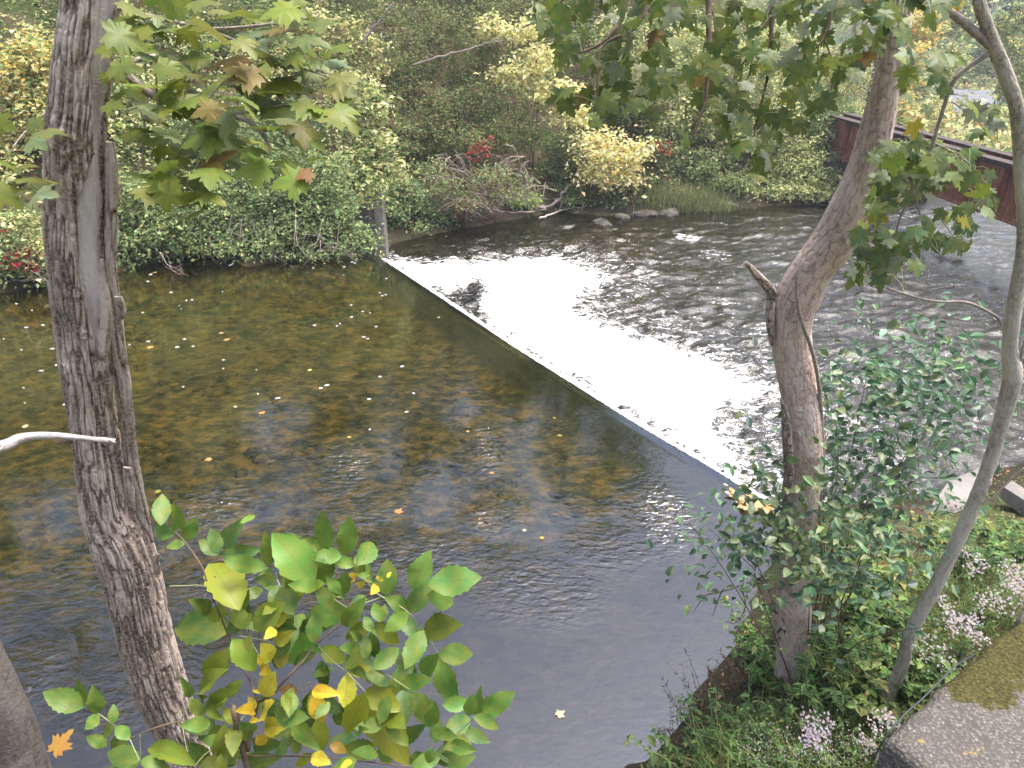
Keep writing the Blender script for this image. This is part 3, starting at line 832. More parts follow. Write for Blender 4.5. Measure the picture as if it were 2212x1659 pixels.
# ------------------------------------------------------------------ far bank: shrubs
SHRUBS = [
 # name, label, category, lobes, leaves, leaf size, palette, options
 ('golden_shrub', 'golden yellow autumn shrub at the left edge beside the dead trunk', 'shrub', [(45, 170, 21.5, 70, 80), (80, 270, 21, 60, 70), (20, 350, 20.5, 50, 70), (90, 130, 22, 60, 70)], 5200, .15, [(YE, 3), (GO, 2), (PY, 2), (YG, 3), (G3, 2), (G1, 2)], {}),
 ('waterside_bush', 'low green and yellow bush with red leaves at the waterline, far left', 'bush', [(40, 510, 17.7, 60, 50), (90, 560, 17.4, 45, 50), (10, 580, 17.2, 45, 40)], 4200, .12, [(G3, 4), (YG, 3), (PY, 2), (G1, 2), (RE, .25)], {}),
 ('light_green_shrub', 'light green shrub just right of the dead trunk at the waterline', 'shrub', [(300, 440, 19.8, 75, 70), (340, 510, 19.3, 75, 50), (270, 540, 18.9, 45, 45), (400, 470, 19.8, 50, 60)], 6200, .12, [(G3, 4), (G2, 4), (YG, 2), (G1, 2)], {}),
 ('overhanging_shrub', 'large round green shrub hanging over the calm pool left of the abutment', 'shrub', [(560, 440, 20.4, 120, 75), (690, 460, 20.3, 100, 70), (480, 480, 19.9, 60, 60), (745, 520, 19.9, 75, 38), (620, 370, 20.9, 110, 60), (620, 500, 19.9, 90, 40), (690, 400, 20.8, 80, 60), (560, 525, 19.4, 90, 24), (460, 535, 19.2, 50, 26), (690, 545, 19.3, 70, 16)], 18500, .105, [(G3, 5), (G2, 4), (G1, 2), (YG, 1)], {'stems': 14, 'stem_mat': 'twig_grey'}),
 ('dim_green_shrub', 'dim green shrub behind the maple leaves above the overhanging shrub', 'shrub', [(560, 320, 22.5, 110, 60), (450, 290, 23, 70, 80), (640, 270, 23, 70, 50)], 5200, .13, [(G1, 3), (G2, 4), (BG, 2)], {}),
 ('spicebush', 'yellow green shrub with long leaves beside the top of the abutment', 'shrub', [(775, 215, 22.5, 65, 55), (800, 320, 22, 45, 50), (790, 400, 21.3, 45, 40), (760, 350, 21.8, 40, 60), (840, 370, 22, 40, 30)], 4600, .17, [(PY, 3), (YG, 4), (G3, 3), (G1, 2)], {'aspect': .4}),
 ('mottled_shrub', 'mottled yellow and green shrub right behind the dead trunk', 'shrub', [(300, 320, 23, 70, 80), (270, 200, 24, 70, 80), (360, 390, 22, 60, 50)], 4600, .15, [(PY, 2), (YG, 3), (G3, 3), (G1, 2)], {}),
 ('backdrop_shrub', 'dark green thicket behind the hanging maple leaves, top left', 'shrub', [(400, 130, 27, 120, 90), (530, 80, 28, 120, 90), (230, 60, 27, 110, 80)], 6000, .17, [(G1, 4), (G2, 3), (OL, 2)], {}),
 ('pale_slope_shrub', 'pale yellow speckled shrub on the slope above the spicebush', 'shrub', [(700, 80, 27, 90, 60), (780, 120, 27, 70, 50), (640, 150, 26.5, 80, 50)], 4400, .15, [(PY, 2), (YG, 3), (OL2, 3), (G1, 2)], {}),
 ('olive_thicket', 'olive green thicket in the top middle of the slope', 'shrub', [(900, 60, 31, 110, 60), (1010, 110, 31, 100, 60), (860, 150, 30, 80, 50), (1080, 40, 33, 90, 50)], 8000, .13, [(OL, 4), (OL2, 3), (G1, 2), (DK, 1)], {}),
 ('dusky_thicket', 'dusky olive undergrowth on the mid slope above the brush pile', 'shrub', [(900, 240, 28.5, 90, 55), (1010, 220, 29.5, 90, 50), (960, 300, 28, 100, 40), (1090, 290, 29, 80, 40), (850, 300, 26.5, 50, 50)], 8200, .12, [(OL, 4), (G1, 3), (OL2, 2), (G2, 1), (BR, .6)], {}),
 ('abutment_bush', 'small green bush at the water just right of the abutment', 'bush', [(880, 425, 25.3, 42, 42), (925, 460, 25.7, 45, 32), (965, 480, 25.9, 40, 20), (890, 492, 24.9, 45, 16), (850, 470, 24.6, 22, 36)], 4800, .12, [(G2, 4), (G3, 3), (BG, 2), (YG, 1)], {}),
 ('lime_bush', 'small lime green bush in front of the brush pile', 'bush', [(1120, 432, 27.6, 40, 18), (1090, 425, 27.6, 25, 12)], 1100, .13, [(G3, 3), ((.25, .34, .09), 4)], {'stems': 4}),
 ('bright_yellow_bush', 'brightest yellow bush on the far bank above the rocks', 'bush', [(1320, 340, 28.4, 70, 45), (1355, 385, 28.2, 40, 28), (1285, 305, 28.8, 55, 28), (1285, 375, 28.4, 42, 24), (1335, 398, 28.2, 30, 16), (1370, 330, 28.4, 40, 26)], 2300, .17, [(YE, 3), (PY, 7), ((.6, .57, .38), 3), (GO, .5), (YG, 1.5)], {'per': 7, 'clump': .27, 'shell': .15}),
 ('pale_yellow_tree', 'pale yellow leaved small tree with layered branches on the slope', 'tree', [(1110, 170, 29.8, 62, 26), (1170, 130, 30, 62, 30), (1200, 200, 29.6, 60, 26), (1060, 60, 31, 35, 26), (1240, 250, 29.3, 50, 25), (1130, 70, 30.5, 50, 25)], 3200, .18, [(PY, 6), ((.62, .58, .28), 3), (YG, 2)], {'per': 10}),
 ('pale_thicket', 'pale yellow green thicket behind the hanging dark maple leaves', 'shrub', [(1400, 170, 31, 100, 70), (1470, 250, 30.6, 90, 60), (1380, 90, 32, 100, 70), (1500, 120, 32, 90, 80)], 8200, .16, [(PY, 4), (YG, 4), (G3, 3), (G2, 2)], {'per': 12}),
 ('tall_pale_shrub', 'tall pale green shrub left of the leaning grey trunk', 'shrub', [(1600, 180, 31.5, 90, 90), (1650, 270, 31, 80, 60), (1580, 300, 30.8, 70, 50), (1700, 120, 33, 80, 90)], 8200, .15, [(PY, 3), (YG, 4), (G3, 4), (G2, 2)], {'per': 14}),
 ('waterline_shrub', 'bright yellow green shrub leaning to the rapids left of the bridge', 'shrub', [(1735, 385, 30.2, 70, 34), (1680, 370, 30.4, 50, 36), (1790, 395, 29.9, 40, 26), (1630, 390, 30.2, 40, 24), (1700, 412, 29.5, 60, 20), (1790, 420, 29.3, 40, 14), (1640, 425, 29.3, 45, 14), (1740, 340, 30.8, 70, 40)], 8000, .14, [(YG, 5), (G3, 4), (PY, 2), (G2, 2)], {}),
 ('bridge_end_shrub', 'green shrub climbing over the far end of the bridge', 'shrub', [(1790, 300, 31.5, 40, 50), (1750, 250, 32, 60, 60), (1810, 240, 33, 40, 50), (1800, 350, 30.6, 26, 30)], 4600, .14, [(G2, 4), (G1, 3), (G3, 2), (YG, 1)], {}),
 ('twiggy_shrub', 'half bare twiggy shrub with few leaves above the bridge end', 'shrub', [(1770, 140, 35, 60, 50), (1830, 170, 35, 50, 50)], 1500, .15, [(YG, 3), (OL2, 3), (PY, 1)], {'stems': 24, 'stem_mat': 'twig_grey', 'per': 8}),
 ('shoreline_undergrowth', 'green undergrowth under the bright yellow bush', 'bush', [(1230, 420, 28.6, 40, 24), (1390, 405, 28.8, 50, 30), (1320, 435, 28.3, 60, 18), (1210, 360, 29.3, 40, 30), (1400, 440, 28.3, 50, 14), (1250, 440, 28.2, 40, 14)], 4200, .12, [(G2, 4), (G1, 3), (OL, 2)], {}),
 ('rear_green_shrub', 'green shrub on the slope behind the bright yellow bush', 'shrub', [(1230, 320, 30, 60, 40), (1420, 340, 30, 60, 50), (1510, 370, 29.8, 60, 40), (1580, 400, 29.3, 40, 30)], 6000, .13, [(G2, 4), (G3, 3), (OL2, 2), (YG, 1)], {}),
 # beyond the bridge
 ('orange_tinged_tree', 'yellow and orange tinged tree right behind the leaning trunk', 'tree', [(1960, 150, 48, 40, 70), (1990, 60, 50, 50, 50), (1940, 250, 46, 40, 50)], 4600, .22, [(YE, 3), (YG, 3), (OR, 1.2), (GO, 1), (G3, 2)], {}),
 ('valley_shrub', 'pale yellow shrubs beyond the bridge below the white house', 'shrub', [(2010, 270, 44, 45, 36), (2080, 310, 42, 60, 30), (2150, 310, 40, 50, 36), (2200, 330, 38, 50, 40), (1960, 270, 46, 40, 30)], 6500, .17, [(PY, 5), (YG, 3), (OL2, 2), (OR, .5)], {}),
 ('roadside_shrub', 'yellow green shrub in front of the grey roofed house', 'shrub', [(2110, 268, 50, 26, 12), (2160, 262, 49, 36, 22), (2030, 232, 52, 26, 20)], 3200, .24, [(YG, 4), (PY, 3), (G3, 3)], {}),
 ('edge_tree', 'green and yellow tree at the right edge beyond the bridge', 'tree', [(2200, 150, 55, 40, 80), (2190, 60, 58, 50, 50)], 3600, .24, [(G2, 3), (YG, 3), (G3, 3), (GO, .6)], {}),
]
for (nm, lab, cat, lb, n, lf, pal, opt) in SHRUBS:
    shrub(nm, lab, cat, lobes_px(lb), n, lf, pal, **opt)

# red creepers
for nm, lab, lb, n in [('red_creeper', 'scarlet creeper leaves at the foot of the brush pile', [(1000, 450, 25.6, 13, 14)], 150),
                       ('red_creeper', 'dull red creeper trailing over the top of the brush pile', [(1030, 330, 27.0, 28, 20), (1050, 305, 27.2, 16, 12)], 210),
                       ('red_creeper', 'red creeper leaves low in the bush at the far left waterline', [(45, 565, 16.9, 16, 14), (58, 540, 16.9, 8, 8)], 110),
                       ('red_creeper', 'faint red creeper above the bright yellow bush', [(1430, 320, 28.9, 26, 10)], 90)]:
    shrub(nm, lab, 'creeper', lobes_px(lb), n, .14, [(RE, 4), ((.26, .06, .045), 3), ((.40, .14, .07), 1), (BR, 2), (G2, 2)], 'red creepers on the far bank', clump=.1, stems=3, per=8, mat='foliage')

# ------------------------------------------------------------------ hillside ground cover (uncountable)
def cover(name, label, n, region, leaf, pal, cat='ground cover'):
    xs = rng.uniform(region[0], region[1], n); ys = rng.uniform(region[2], region[3], n)
    df, dn = seg_dist(xs, ys, FAR), seg_dist(xs, ys, NEAR)
    k = (~inside(xs, ys, POLY)) & (df < dn) & (df > 0.35) & (rng.random(n) < 0.35 + 0.65 * (fbm(p3(xs * 0.7, ys * 0.7), 3, 15) > -0.1))
    xs, ys = xs[k], ys[k]
    m = len(xs)
    P = np.c_[xs, ys, ground_z(xs, ys) + 0.04 + 0.55 * rng.random(m) ** 2]
    N = np.array([0, -0.5, 0.8]) + rng.standard_normal((m, 3)) * 0.5
    A = rng.standard_normal((m, 3)) * np.array([1, 1, .5])
    L = leaf * np.exp(rng.normal(0, .3, m))
    obj(name, leaf_cloud(name, P, A, N, L, L * .55, pick(pal, m, .3)), MAT['foliage_far'], label=label, cat=cat, kind='stuff')
cover('hillside_ground_cover', 'olive leaf litter and low plants covering the far slope', 60000, (-26, 17, 17, 55), .14, [(OL, 4), (G1, 4), (BR, 2), (OL2, 2), (G2, 2), (DK, 2)])
cover('shoreline_leaf_litter', 'brown fallen leaves along the far shoreline', 9000, (-14, 14, 16, 31), .09, [(BR, 4), ((.3, .15, .07), 2), (OL, 2)], 'leaf litter')

# thicket clothing the slope, one mass
nc = 5600
cx = rng.uniform(-26, 17, nc); cy = rng.uniform(17, 52, nc)
df, dn = seg_dist(cx, cy, FAR), seg_dist(cx, cy, NEAR)
k = (~inside(cx, cy, POLY)) & (df < dn) & (df > 0.9) & ((df > 2.2) | (rng.random(nc) < .45)) & ~((np.abs(cx - 0.3) < 3.2) & (df < 3.0))
cx, cy, df = cx[k], cy[k], df[k]
nc = len(cx)
hz_ = 0.25 + (0.5 + 1.1 * sstep(.6, 4, df)) * rng.random(nc) * (1 + .6 * fbm(p3(cx * .3, cy * .3), 2, 25))
per = 24
P = np.repeat(np.c_[cx, cy, ground_z(cx, cy) + hz_], per, 0) + rng.standard_normal((nc * per, 3)) * [.26, .26, .16]
tone = fbm(p3(cx * .16, cy * .16, 4), 3, 27)
yel = sstep(.02, .22, tone + .12 * sstep(-6, -14, cx) - .16 * np.exp(-((cx - 0.2) / 5.0) ** 2))
c1 = pick([(OL, 2), (OL2, 3), (G2, 4), (G1, 1), (G3, 4), (YG, 1)], nc * per)
c2 = pick([(PY, 3), (YG, 4), (G3, 4), (OL2, 2)], nc * per)
cc = np.where((rng.random(nc * per) < np.repeat(yel, per))[:, None], c2, c1)
N = np.array([0, -.35, .85]) + rng.standard_normal((nc * per, 3)) * .5
A = rng.standard_normal((nc * per, 3)) * [1, 1, .5]
L = .135 * np.exp(rng.normal(0, .25, nc * per))
obj('hillside_thicket', leaf_cloud('hillside_thicket', P, A, N, L, L * .55, cc), MAT['foliage_far'], label='mixed olive and yellow green thicket clothing the far slope', cat='thicket', kind='stuff')

# grass clump at the far waterline
def grass(name, label, pts, n, h, pal, parent_kind='stuff', cat='grass', lean=0.35):
    idx = rng.integers(len(pts), size=n)
    cx = np.array([p[0][0] for p in pts])[idx]; cy = np.array([p[0][1] for p in pts])[idx]; rr = np.array([p[1] for p in pts])[idx]
    x, y = cx + rng.normal(0, 1, n) * rr, cy + rng.normal(0, 1, n) * rr
    p0 = np.c_[x, y, ground_z(x, y) - 0.03]
    hh = h * rng.uniform(0.5, 1.2, n)
    a = rng.uniform(0, 6.28, n)
    d = np.c_[np.cos(a), np.sin(a), 0 * a] * (lean * hh * rng.uniform(.3, 1.4, n))[:, None]
    up = np.array([0, 0, 1.0])
    p1 = p0 + d * .35 + up * (hh * .62)[:, None]
    p2 = p0 + d + up * (hh * rng.uniform(.7, 1, n))[:, None]
    sd = np.c_[-np.sin(a), np.cos(a), 0 * a] * h * 0.014
    V = np.stack([p0 - sd, p0 + sd, p1 + sd * .8, p1 - sd * .8, p2], 1).reshape(-1, 3)
    k = np.arange(n)[:, None] * 5
    acc = Acc()
    acc.add(V, k + np.array([[0, 1, 2, 3]]), k + np.array([[3, 2, 4]]), np.repeat(pick(pal, n), 5, 0))
    return obj(name, acc.mesh(name, False), MAT['foliage'], label=label, cat=cat, kind=parent_kind)
gp = [(aty(x, y, 28.4)[:2], .35) for x, y in ((1400, 440), (1440, 445), (1480, 445), (1530, 440), (1560, 425))]
grass('far_shore_grass', 'long pale grass drooping at the far waterline right of the yellow bush', gp, 2600, .6, [((.20, .24, .09), 3), ((.30, .28, .13), 2), (G2, 2)], lean=.6)

# ------------------------------------------------------------------ brush pile, logs, rocks on the far bank
pile = empty('brush_pile', aty(1050, 470, 26.5), 'tangled pile of bare grey brown branches on the far bank', 'brush pile')
acc, acc2 = Acc(), Acc()
for q in range(300):
    px, py = rng.uniform(895, 1190), rng.uniform(335, 470)
    if (px - 1040) ** 2 / 150 ** 2 + (py - 405) ** 2 / 78 ** 2 > .75 + .45 * float(vnoise(p3(px / 45., py / 30.), 5)): continue
    c = aty(px, py, 25.3 + 1.7 * (470 - py) / 130 + rng.normal(0, .25))
    a = rng.normal(0.2, 1.1)
    L = rng.uniform(.4, 1.5)
    d = np.array([math.cos(a), rng.normal(0, .35), math.sin(a) * 0.75])
    p = smooth_path([c - d * L / 2, c + rng.normal(0, .10, 3) + [0, 0, .14], c + d * L / 2 - [0, 0, .25 * rng.random()]], 7)
    tube(acc if q % 3 else acc2, p, np.linspace(.019, .007, 7) * rng.uniform(.6, 1.5), 4)
shrub('bramble', 'thin green bramble growing through the brush pile', 'bramble', lobes_px([(960, 400, 25.6, 40, 26), (1060, 380, 26.0, 60, 22), (1010, 440, 25.4, 50, 16), (1130, 400, 26.4, 40, 20), (930, 360, 26.2, 30, 20)]), 1500, .11, [(G2, 3), (G3, 3), (OL2, 3), (BR, 1)], stems=4, per=9, clump=.2, shell=.1)
under(obj('branches', acc.mesh('brush_branches'), MAT['twig_grey']), pile)
under(obj('twigs', acc2.mesh('brush_twigs'), MAT['twig_brown']), pile)

def branch_thing(name, label, px, rad, m, cat='branch', group=None, z=None, Y=None, sub=4, subl=.5):
    P = np.array([atz(a, b_, z) if Y is None else aty(a, b_, Y) for a, b_ in px])
    acc = Acc()
    path = smooth_path(P, 16)
    path[1:-1] += rng.normal(0, rad * .5, (14, 3))
    tube(acc, path, np.linspace(rad, rad * .35, 16), 7)
    for q in range(sub):
        p = path[rng.integers(4, 15)]
        e = p + rng.normal(0, subl, 3) * [1, .5, .4] + [0, 0, .12]
        tube(acc, smooth_path([p, (p + e) / 2 + rng.normal(0, .05, 3), e], 6), np.linspace(rad * .4, rad * .12, 6), 5)
    return obj(name, acc.mesh(name), MAT[m], label=label, cat=cat, group=group)
branch_thing('driftwood_log', 'pale driftwood pole lying on the far waterline below the brush pile', [(1165, 472), (1205, 458), (1250, 447)], .045, 'twig_pale', 'log', z=DZ + .08, sub=3, subl=.4)
branch_thing('driftwood_log', 'thick grey log leaning at the right end of the brush pile', [(1130, 455), (1195, 440), (1225, 405)], .09, 'twig_grey', 'log', Y=27.8, sub=3, subl=.5)
branch_thing('driftwood_log', 'long grey branch along the foot of the brush pile', [(975, 425), (1040, 447), (1110, 460), (1180, 452)], .05, 'twig_grey', 'log', Y=26.6, sub=6, subl=.5)
branch_thing('fallen_branch', 'long bare branch lying across the upper slope', [(880, 145), (960, 120), (1030, 100), (1075, 82)], .05, 'twig_grey', Y=29.5, sub=4)
branch_thing('fallen_branch', 'bare sapling leaning on the upper left slope', [(780, 95), (815, 50), (850, 5)], .06, 'twig_grey', Y=26.5, sub=3)
branch_thing('drooping_branch', 'bare grey twigs dipping into the pool under the overhanging shrub', [(345, 545), (365, 575), (385, 592), (410, 596)], .022, 'twig_grey', Y=18.2, sub=9, subl=.35)
branch_thing('drooping_branch', 'thin bare twig touching the pool left of the weir end', [(690, 540), (650, 575), (610, 582), (560, 588)], .014, 'twig_grey', Y=18.9, sub=5, subl=.3)
branch_thing('drooping_branch', 'bare roots and twigs hanging over the water at the weir end', [(690, 520), (740, 545), (775, 570)], .02, 'twig_grey', Y=19.3, sub=12, subl=.3)
branch_thing('drooping_branch', 'bare twigs over the water at the far left waterline', [(60, 580), (90, 600), (125, 625)], .02, 'twig_grey', Y=16.9, sub=9, subl=.3)
# stems visible under the overhanging shrub
acc = Acc()
for q in range(36):
    px = rng.uniform(450, 700)
    b0 = atz(px + rng.normal(0, 14), 560 + rng.normal(0, 6), .05)
    e = aty(px + rng.normal(0, 40), rng.uniform(455, 520), 19.6)
    tube(acc, smooth_path([b0, (b0 + e) / 2 + rng.normal(0, .12, 3) + [0, -.15, 0], e], 7), np.linspace(.016, .006, 7), 4)
under(obj('stems', acc.mesh('overhang_stems'), MAT['twig_grey']), bpy.data.objects['overhanging_shrub'])

b = NB('river_rock')
n1 = b.noise(b.pos(), 4, 6, .65)
c = b.ramp(n1.outputs['Fac'], [(.3, (.03, .028, .023)), (.55, (.075, .07, .058)), (.75, (.16, .15, .125))])
MAT['rock'] = b.surf(b.bsdf(c.outputs[0], .85, .25, b.bump(n1.outputs['Fac'], .06)))
def rock_mesh(name, sx, sy, sz, seed):
    V = ICO3_V.copy()
    d = 1 + .30 * fbm(V * 1.4 + seed, 3, seed) + .08 * fbm(V * 5 + seed, 2, seed + 3)
    V = V * d[:, None]
    V = np.where(V > .72, .72 + (V - .72) * .35, V)
    return mesh_from(name, V * [sx, sy, sz], ICO3_F, smooth=False)
ROCKS = [(1302, 484, .50, .25, .17, 'pale boulder standing in the shallows off the far bank'), (1258, 458, .30, .25, .13, 'grey rock on the waterline left of the pale boulder'),
         (1392, 464, .62, .3, .16, 'flat dark rock on the waterline right of the pale boulder'), (1446, 463, .42, .35, .2, 'wide dark rock below the grass clump'),
         (1515, 455, .28, .25, .12, 'rounded rock right of the grass clump'), (1573, 447, .55, .3, .24, 'grey rock at the foot of the bare roots'),
         (1602, 437, .45, .3, .22, 'small pale rock near the waterline shrub'), (1345, 470, .35, .25, .15, 'low wet rock between the boulder and the dark rocks')]
for k, (px, py, sx, sy, sz, lab) in enumerate(ROCKS):
    p = atz(px, py, DZ)
    o = obj('river_rock', rock_mesh('river_rock', sx, sy, sz, 11 + k), MAT['rock'], label=lab, cat='rock', group='rocks along the far waterline')
    o.location = (p[0], p[1], DZ + .0); o.rotation_euler = (rng.normal(0, .15), rng.normal(0, .15), rng.normal(0, .5))

# ------------------------------------------------------------------ far abutment
b = NB('old_concrete')
pos = b.pos()
n1 = b.noise(pos, 2.2, 6, .65); n2 = b.noise(pos, 40, 3)
c = b.ramp(n1.outputs['Fac'], [(.3, (.12, .11, .10)), (.5, (.20, .185, .17)), (.7, (.28, .265, .25))])
c2 = b.mix(b.math('MULTIPLY', n2.outputs['Fac'], .4), c.outputs[0], (.14, .13, .12))
MAT['concrete'] = b.surf(b.bsdf(c2, .9, .15, b.bump(n2.outputs['Fac'], .01)))
MAT['mud'] = simple('leafy_mud', (.085, .066, .045), .95, .1, 14, .6, .03)
A0, A1 = aty(826, 500, 21.6), aty(752, 480, 21.9)
abut = empty('abutment', (A0[0], A0[1], -.6), 'grey concrete abutment wall half hidden by leaves at the far weir end', 'wall')
ztop = float(aty(826, 402, 21.6)[2]); zmid = float(aty(790, 450, 21.7)[2])
acc = Acc()
box(acc, (-.20, 0, -1.1), (.06, .5, ztop), org=(A0[0], A0[1], 0))
under(obj('end_pier', acc.mesh('end_pier', False), MAT['concrete']), abut)
acc = Acc()
lo = [[A1[0] - .3, A1[1], -1.1], [A0[0] - .202, A0[1] + .04, -1.1], [A0[0] - .202, A0[1] + .45, -1.1], [A1[0] - .3, A1[1] + .45, -1.1]]
hi = [[A1[0] - .3, A1[1], zmid - .1], [A0[0] - .202, A0[1] + .04, zmid + .25], [A0[0] - .202, A0[1] + .45, zmid + .25], [A1[0] - .3, A1[1] + .45, zmid - .1]]
under(obj('wall_panel', box_mesh('wall_panel', lo, hi), MAT['concrete']), abut)
# ------------------------------------------------------------------ railway plate girder bridge
b = NB('rusty_steel')
co = b.pos()
r1 = b.noise(co, 1.6, 6, .65); r2 = b.noise(b.mapping(co, (6, 6, .8)), 2.5, 4, .6); r3 = b.noise(co, 26, 3)
c = b.ramp(r1.outputs['Fac'], [(.3, (.15, .05, .03)), (.5, (.28, .11, .066)), (.66, (.36, .175, .11)), (.74, (.36, .32, .30))])
c2 = b.mix(b.ramp(r2.outputs['Fac'], [(.42, (0, 0, 0)), (.62, (.9, .9, .9))]).outputs[0], c.outputs[0], (.15, .055, .036))
MAT['rust'] = b.surf(b.bsdf(c2, .8, .25, b.bump(r3.outputs['Fac'], .004)))
MAT['dark_steel'] = simple('dark_steel', (.07, .055, .052), .8, .2, 6, .4)
BF = aty(1825, 345, 30.0)
zb = float(BF[2]); zt = zb + 1.46
BN = atz(2209, 488, zb)
be = (BN - BF)[:2]; be = be / np.linalg.norm(be)               # from far to near
bn = np.array([-be[1], be[0]])
if bn[0] < 0: bn = -bn                                           # away from the camera (to the right)
BAX = np.array([[be[0], be[1], 0], [bn[0], bn[1], 0], [0, 0, 1]])
BLEN = 22.5
bridge = empty('girder_bridge', (*BF[:2], zb), 'rust red plate girder bridge crossing the river at the right', 'bridge')
def bpart(name, boxes, m='rust'):
    acc = Acc()
    for lo, hi in boxes: box(acc, lo, hi, BAX, (BF[0], BF[1], 0))
    return under(obj(name, acc.mesh(name, False), MAT[m]), bridge)
for off in (0.0, 0.85):
    bpart('web_plate', [((-2.5, off, zb + .03), (BLEN, off + .03, zt - .03))])
    bpart('top_flange', [((-2.5, off - .17, zt - .028), (BLEN, off + .20, zt + .03))], 'dark_steel')
    bpart('bottom_flange', [((-.35, off - .17, zb - .03), (BLEN, off + .20, zb + .028))])
bpart('bottom_angle', [((-.3, -.10, zb + .03), (BLEN, -.002, zb + .13))])
bpart('top_angle', [((-.3, -.10, zt - .13), (BLEN, -.002, zt - .03))], 'dark_steel')
k = 0
s = -.12
while s < BLEN:
    bpart('stiffener', [((s, -.09, zb + .13), (s + .10, -.002, zt - .13)), ((s + .035, -.20, zb + .13), (s + .065, -.092, zt - .13))])
    s += 1.45 if k % 2 else 1.62
    k += 1
bpart('deck', [((-2.5, .22, zt - .55), (BLEN, .66, zt - .40))], 'dark_steel')
for q in range(11):
    bpart('cross_beam', [((q * 2.1, .035, zb + .25), (q * 2.1 + .2, .845, zt - .56))], 'dark_steel')
# rivets along the flange angles
acc = Acc()
for q in range(170):
    for z in (zb + .08, zt - .08):
        p = np.array([q * .132, -.102, z]) @ BAX + [BF[0], BF[1], 0]
        acc.add(ICO_V * .016 + p, None, ICO_F)
under(obj('rivets', acc.mesh('rivets'), MAT['rust'], kind='stuff'), bridge)
# stone abutments of the bridge
for nm, s0, s1, lab in (('bridge_abutment', -3.2, -.02, 'dark stone abutment under the far end of the girder bridge'), ('bridge_abutment', BLEN - 2.4, BLEN + 1.5, 'stone abutment under the near end of the girder bridge')):
    root = empty(nm, (*(np.array([(s0 + s1) / 2, 1.5, 0]) @ BAX + [BF[0], BF[1], 0])[:2], DZ), lab, 'abutment')
    for r_ in range(4):
        z0 = DZ - .5 + r_ * (zb - .06 - DZ + .5) / 4
        z1 = DZ - .5 + (r_ + 1) * (zb - .06 - DZ + .5) / 4 - .015
        for c_ in range(4):
            acc = Acc()
            o_ = rng.normal(0, .012)
            w = 4.6 / 4
            box(acc, (s0 + (0 if s0 < 0 else o_), -.7 + c_ * w + (r_ % 2) * .0, z0), (s1 + (o_ if s0 < 0 else 0), -.7 + (c_ + 1) * w - .015, z1), BAX, (BF[0], BF[1], 0))
            under(obj('stone_block', acc.mesh('stone_block', False), MAT['rock']), root)

# ------------------------------------------------------------------ beyond the bridge: houses, pole, conifers, far woods
MAT['white_wall'] = simple('white_siding', (.78, .77, .75), .7, .2, 3, .05)
MAT['roof_grey'] = simple('grey_shingles', (.20, .21, .24), .85, .2, 8, .2)
MAT['glass_dark'] = simple('window_glass', (.05, .06, .07), .15, .5, 3, .1)
MAT['pole'] = simple('pole_wood', (.42, .36, .26), .9, .1, 10, .2)
def house(name, label, px, py, Y, w, d, h, rh, rot, wins):
    c = aty(px, py, Y)
    root = empty(name, c, label, 'house')
    ca, sa = math.cos(rot), math.sin(rot)
    A = np.array([[ca, sa, 0], [-sa, ca, 0], [0, 0, 1]])
    def add(nm, V, F, m):
        me = bpy.data.meshes.new(nm)
        me.from_pydata([tuple(v) for v in (np.asarray(V, float) @ A + c)], [], F)
        me.update()
        return under(obj(nm, me, MAT[m]), root)
    acc = Acc(); box(acc, (-w / 2, -d / 2, -3), (w / 2, d / 2, h), A, c)
    under(obj('wall', acc.mesh('wall', False), MAT['white_wall']), root)
    ov = .3
    rv = [(-w / 2 - ov, -d / 2 - ov, h - .1), (w / 2 + ov, -d / 2 - ov, h - .1), (w / 2 + ov, 0, h + rh), (-w / 2 - ov, 0, h + rh), (-w / 2 - ov, d / 2 + ov, h - .1), (w / 2 + ov, d / 2 + ov, h - .1),
          (-w / 2 - ov, -d / 2 - ov, h + .02), (w / 2 + ov, -d / 2 - ov, h + .02), (w / 2 + ov, 0, h + rh + .15), (-w / 2 - ov, 0, h + rh + .15), (-w / 2 - ov, d / 2 + ov, h + .02), (w / 2 + ov, d / 2 + ov, h + .02)]
    rf = [(0, 3, 2, 1), (3, 4, 5, 2), (6, 7, 8, 9), (9, 8, 11, 10), (0, 1, 7, 6), (4, 10, 11, 5), (1, 2, 8, 7), (2, 5, 11, 8), (0, 6, 9, 3), (3, 9, 10, 4)]
    add('roof', rv, rf, 'roof_grey')
    add('gable', [(-w / 2, -d / 2, h - .05), (-w / 2, d / 2, h - .05), (-w / 2, 0, h + rh - .05)], [(0, 2, 1)], 'white_wall')
    add('gable', [(w / 2, -d / 2, h - .05), (w / 2, d / 2, h - .05), (w / 2, 0, h + rh - .05)], [(0, 1, 2)], 'white_wall')
    for (x, z, ww, hh) in wins:
        acc = Acc(); box(acc, (x - ww / 2 - .08, -d / 2 - .06, z - .08), (x + ww / 2 + .08, -d / 2 - .003, z + hh + .08), A, c)
        wf = under(obj('window', acc.mesh('window', False), MAT['white_wall']), root)
        acc = Acc(); box(acc, (x - ww / 2, -d / 2 - .08, z), (x + ww / 2, -d / 2 - .062, z + hh), A, c)
        gp_ = under(obj('pane', acc.mesh('pane', False), MAT['glass_dark']), root)
        gp_.parent = wf; gp_.matrix_parent_inverse = Matrix.Identity(4)
for args in [('house', 'white house with small dark windows beyond the bridge', 2058, 276, 57, 2.2, 2.8, 1.0, .5, -.25, [(-.6, .35, .3, .5), (.3, .35, .3, .5)]),
             ('house', 'white gabled house with grey roof behind the white house', 2092, 256, 64, 3.4, 3.2, .85, 1.2, -.45, [(1.2, .3, .5, .6)])]:
    house(*args)
pl = aty(2141, 250, 60)
up = empty('utility_pole', pl, 'pale utility pole with crossarm beyond the bridge', 'pole')
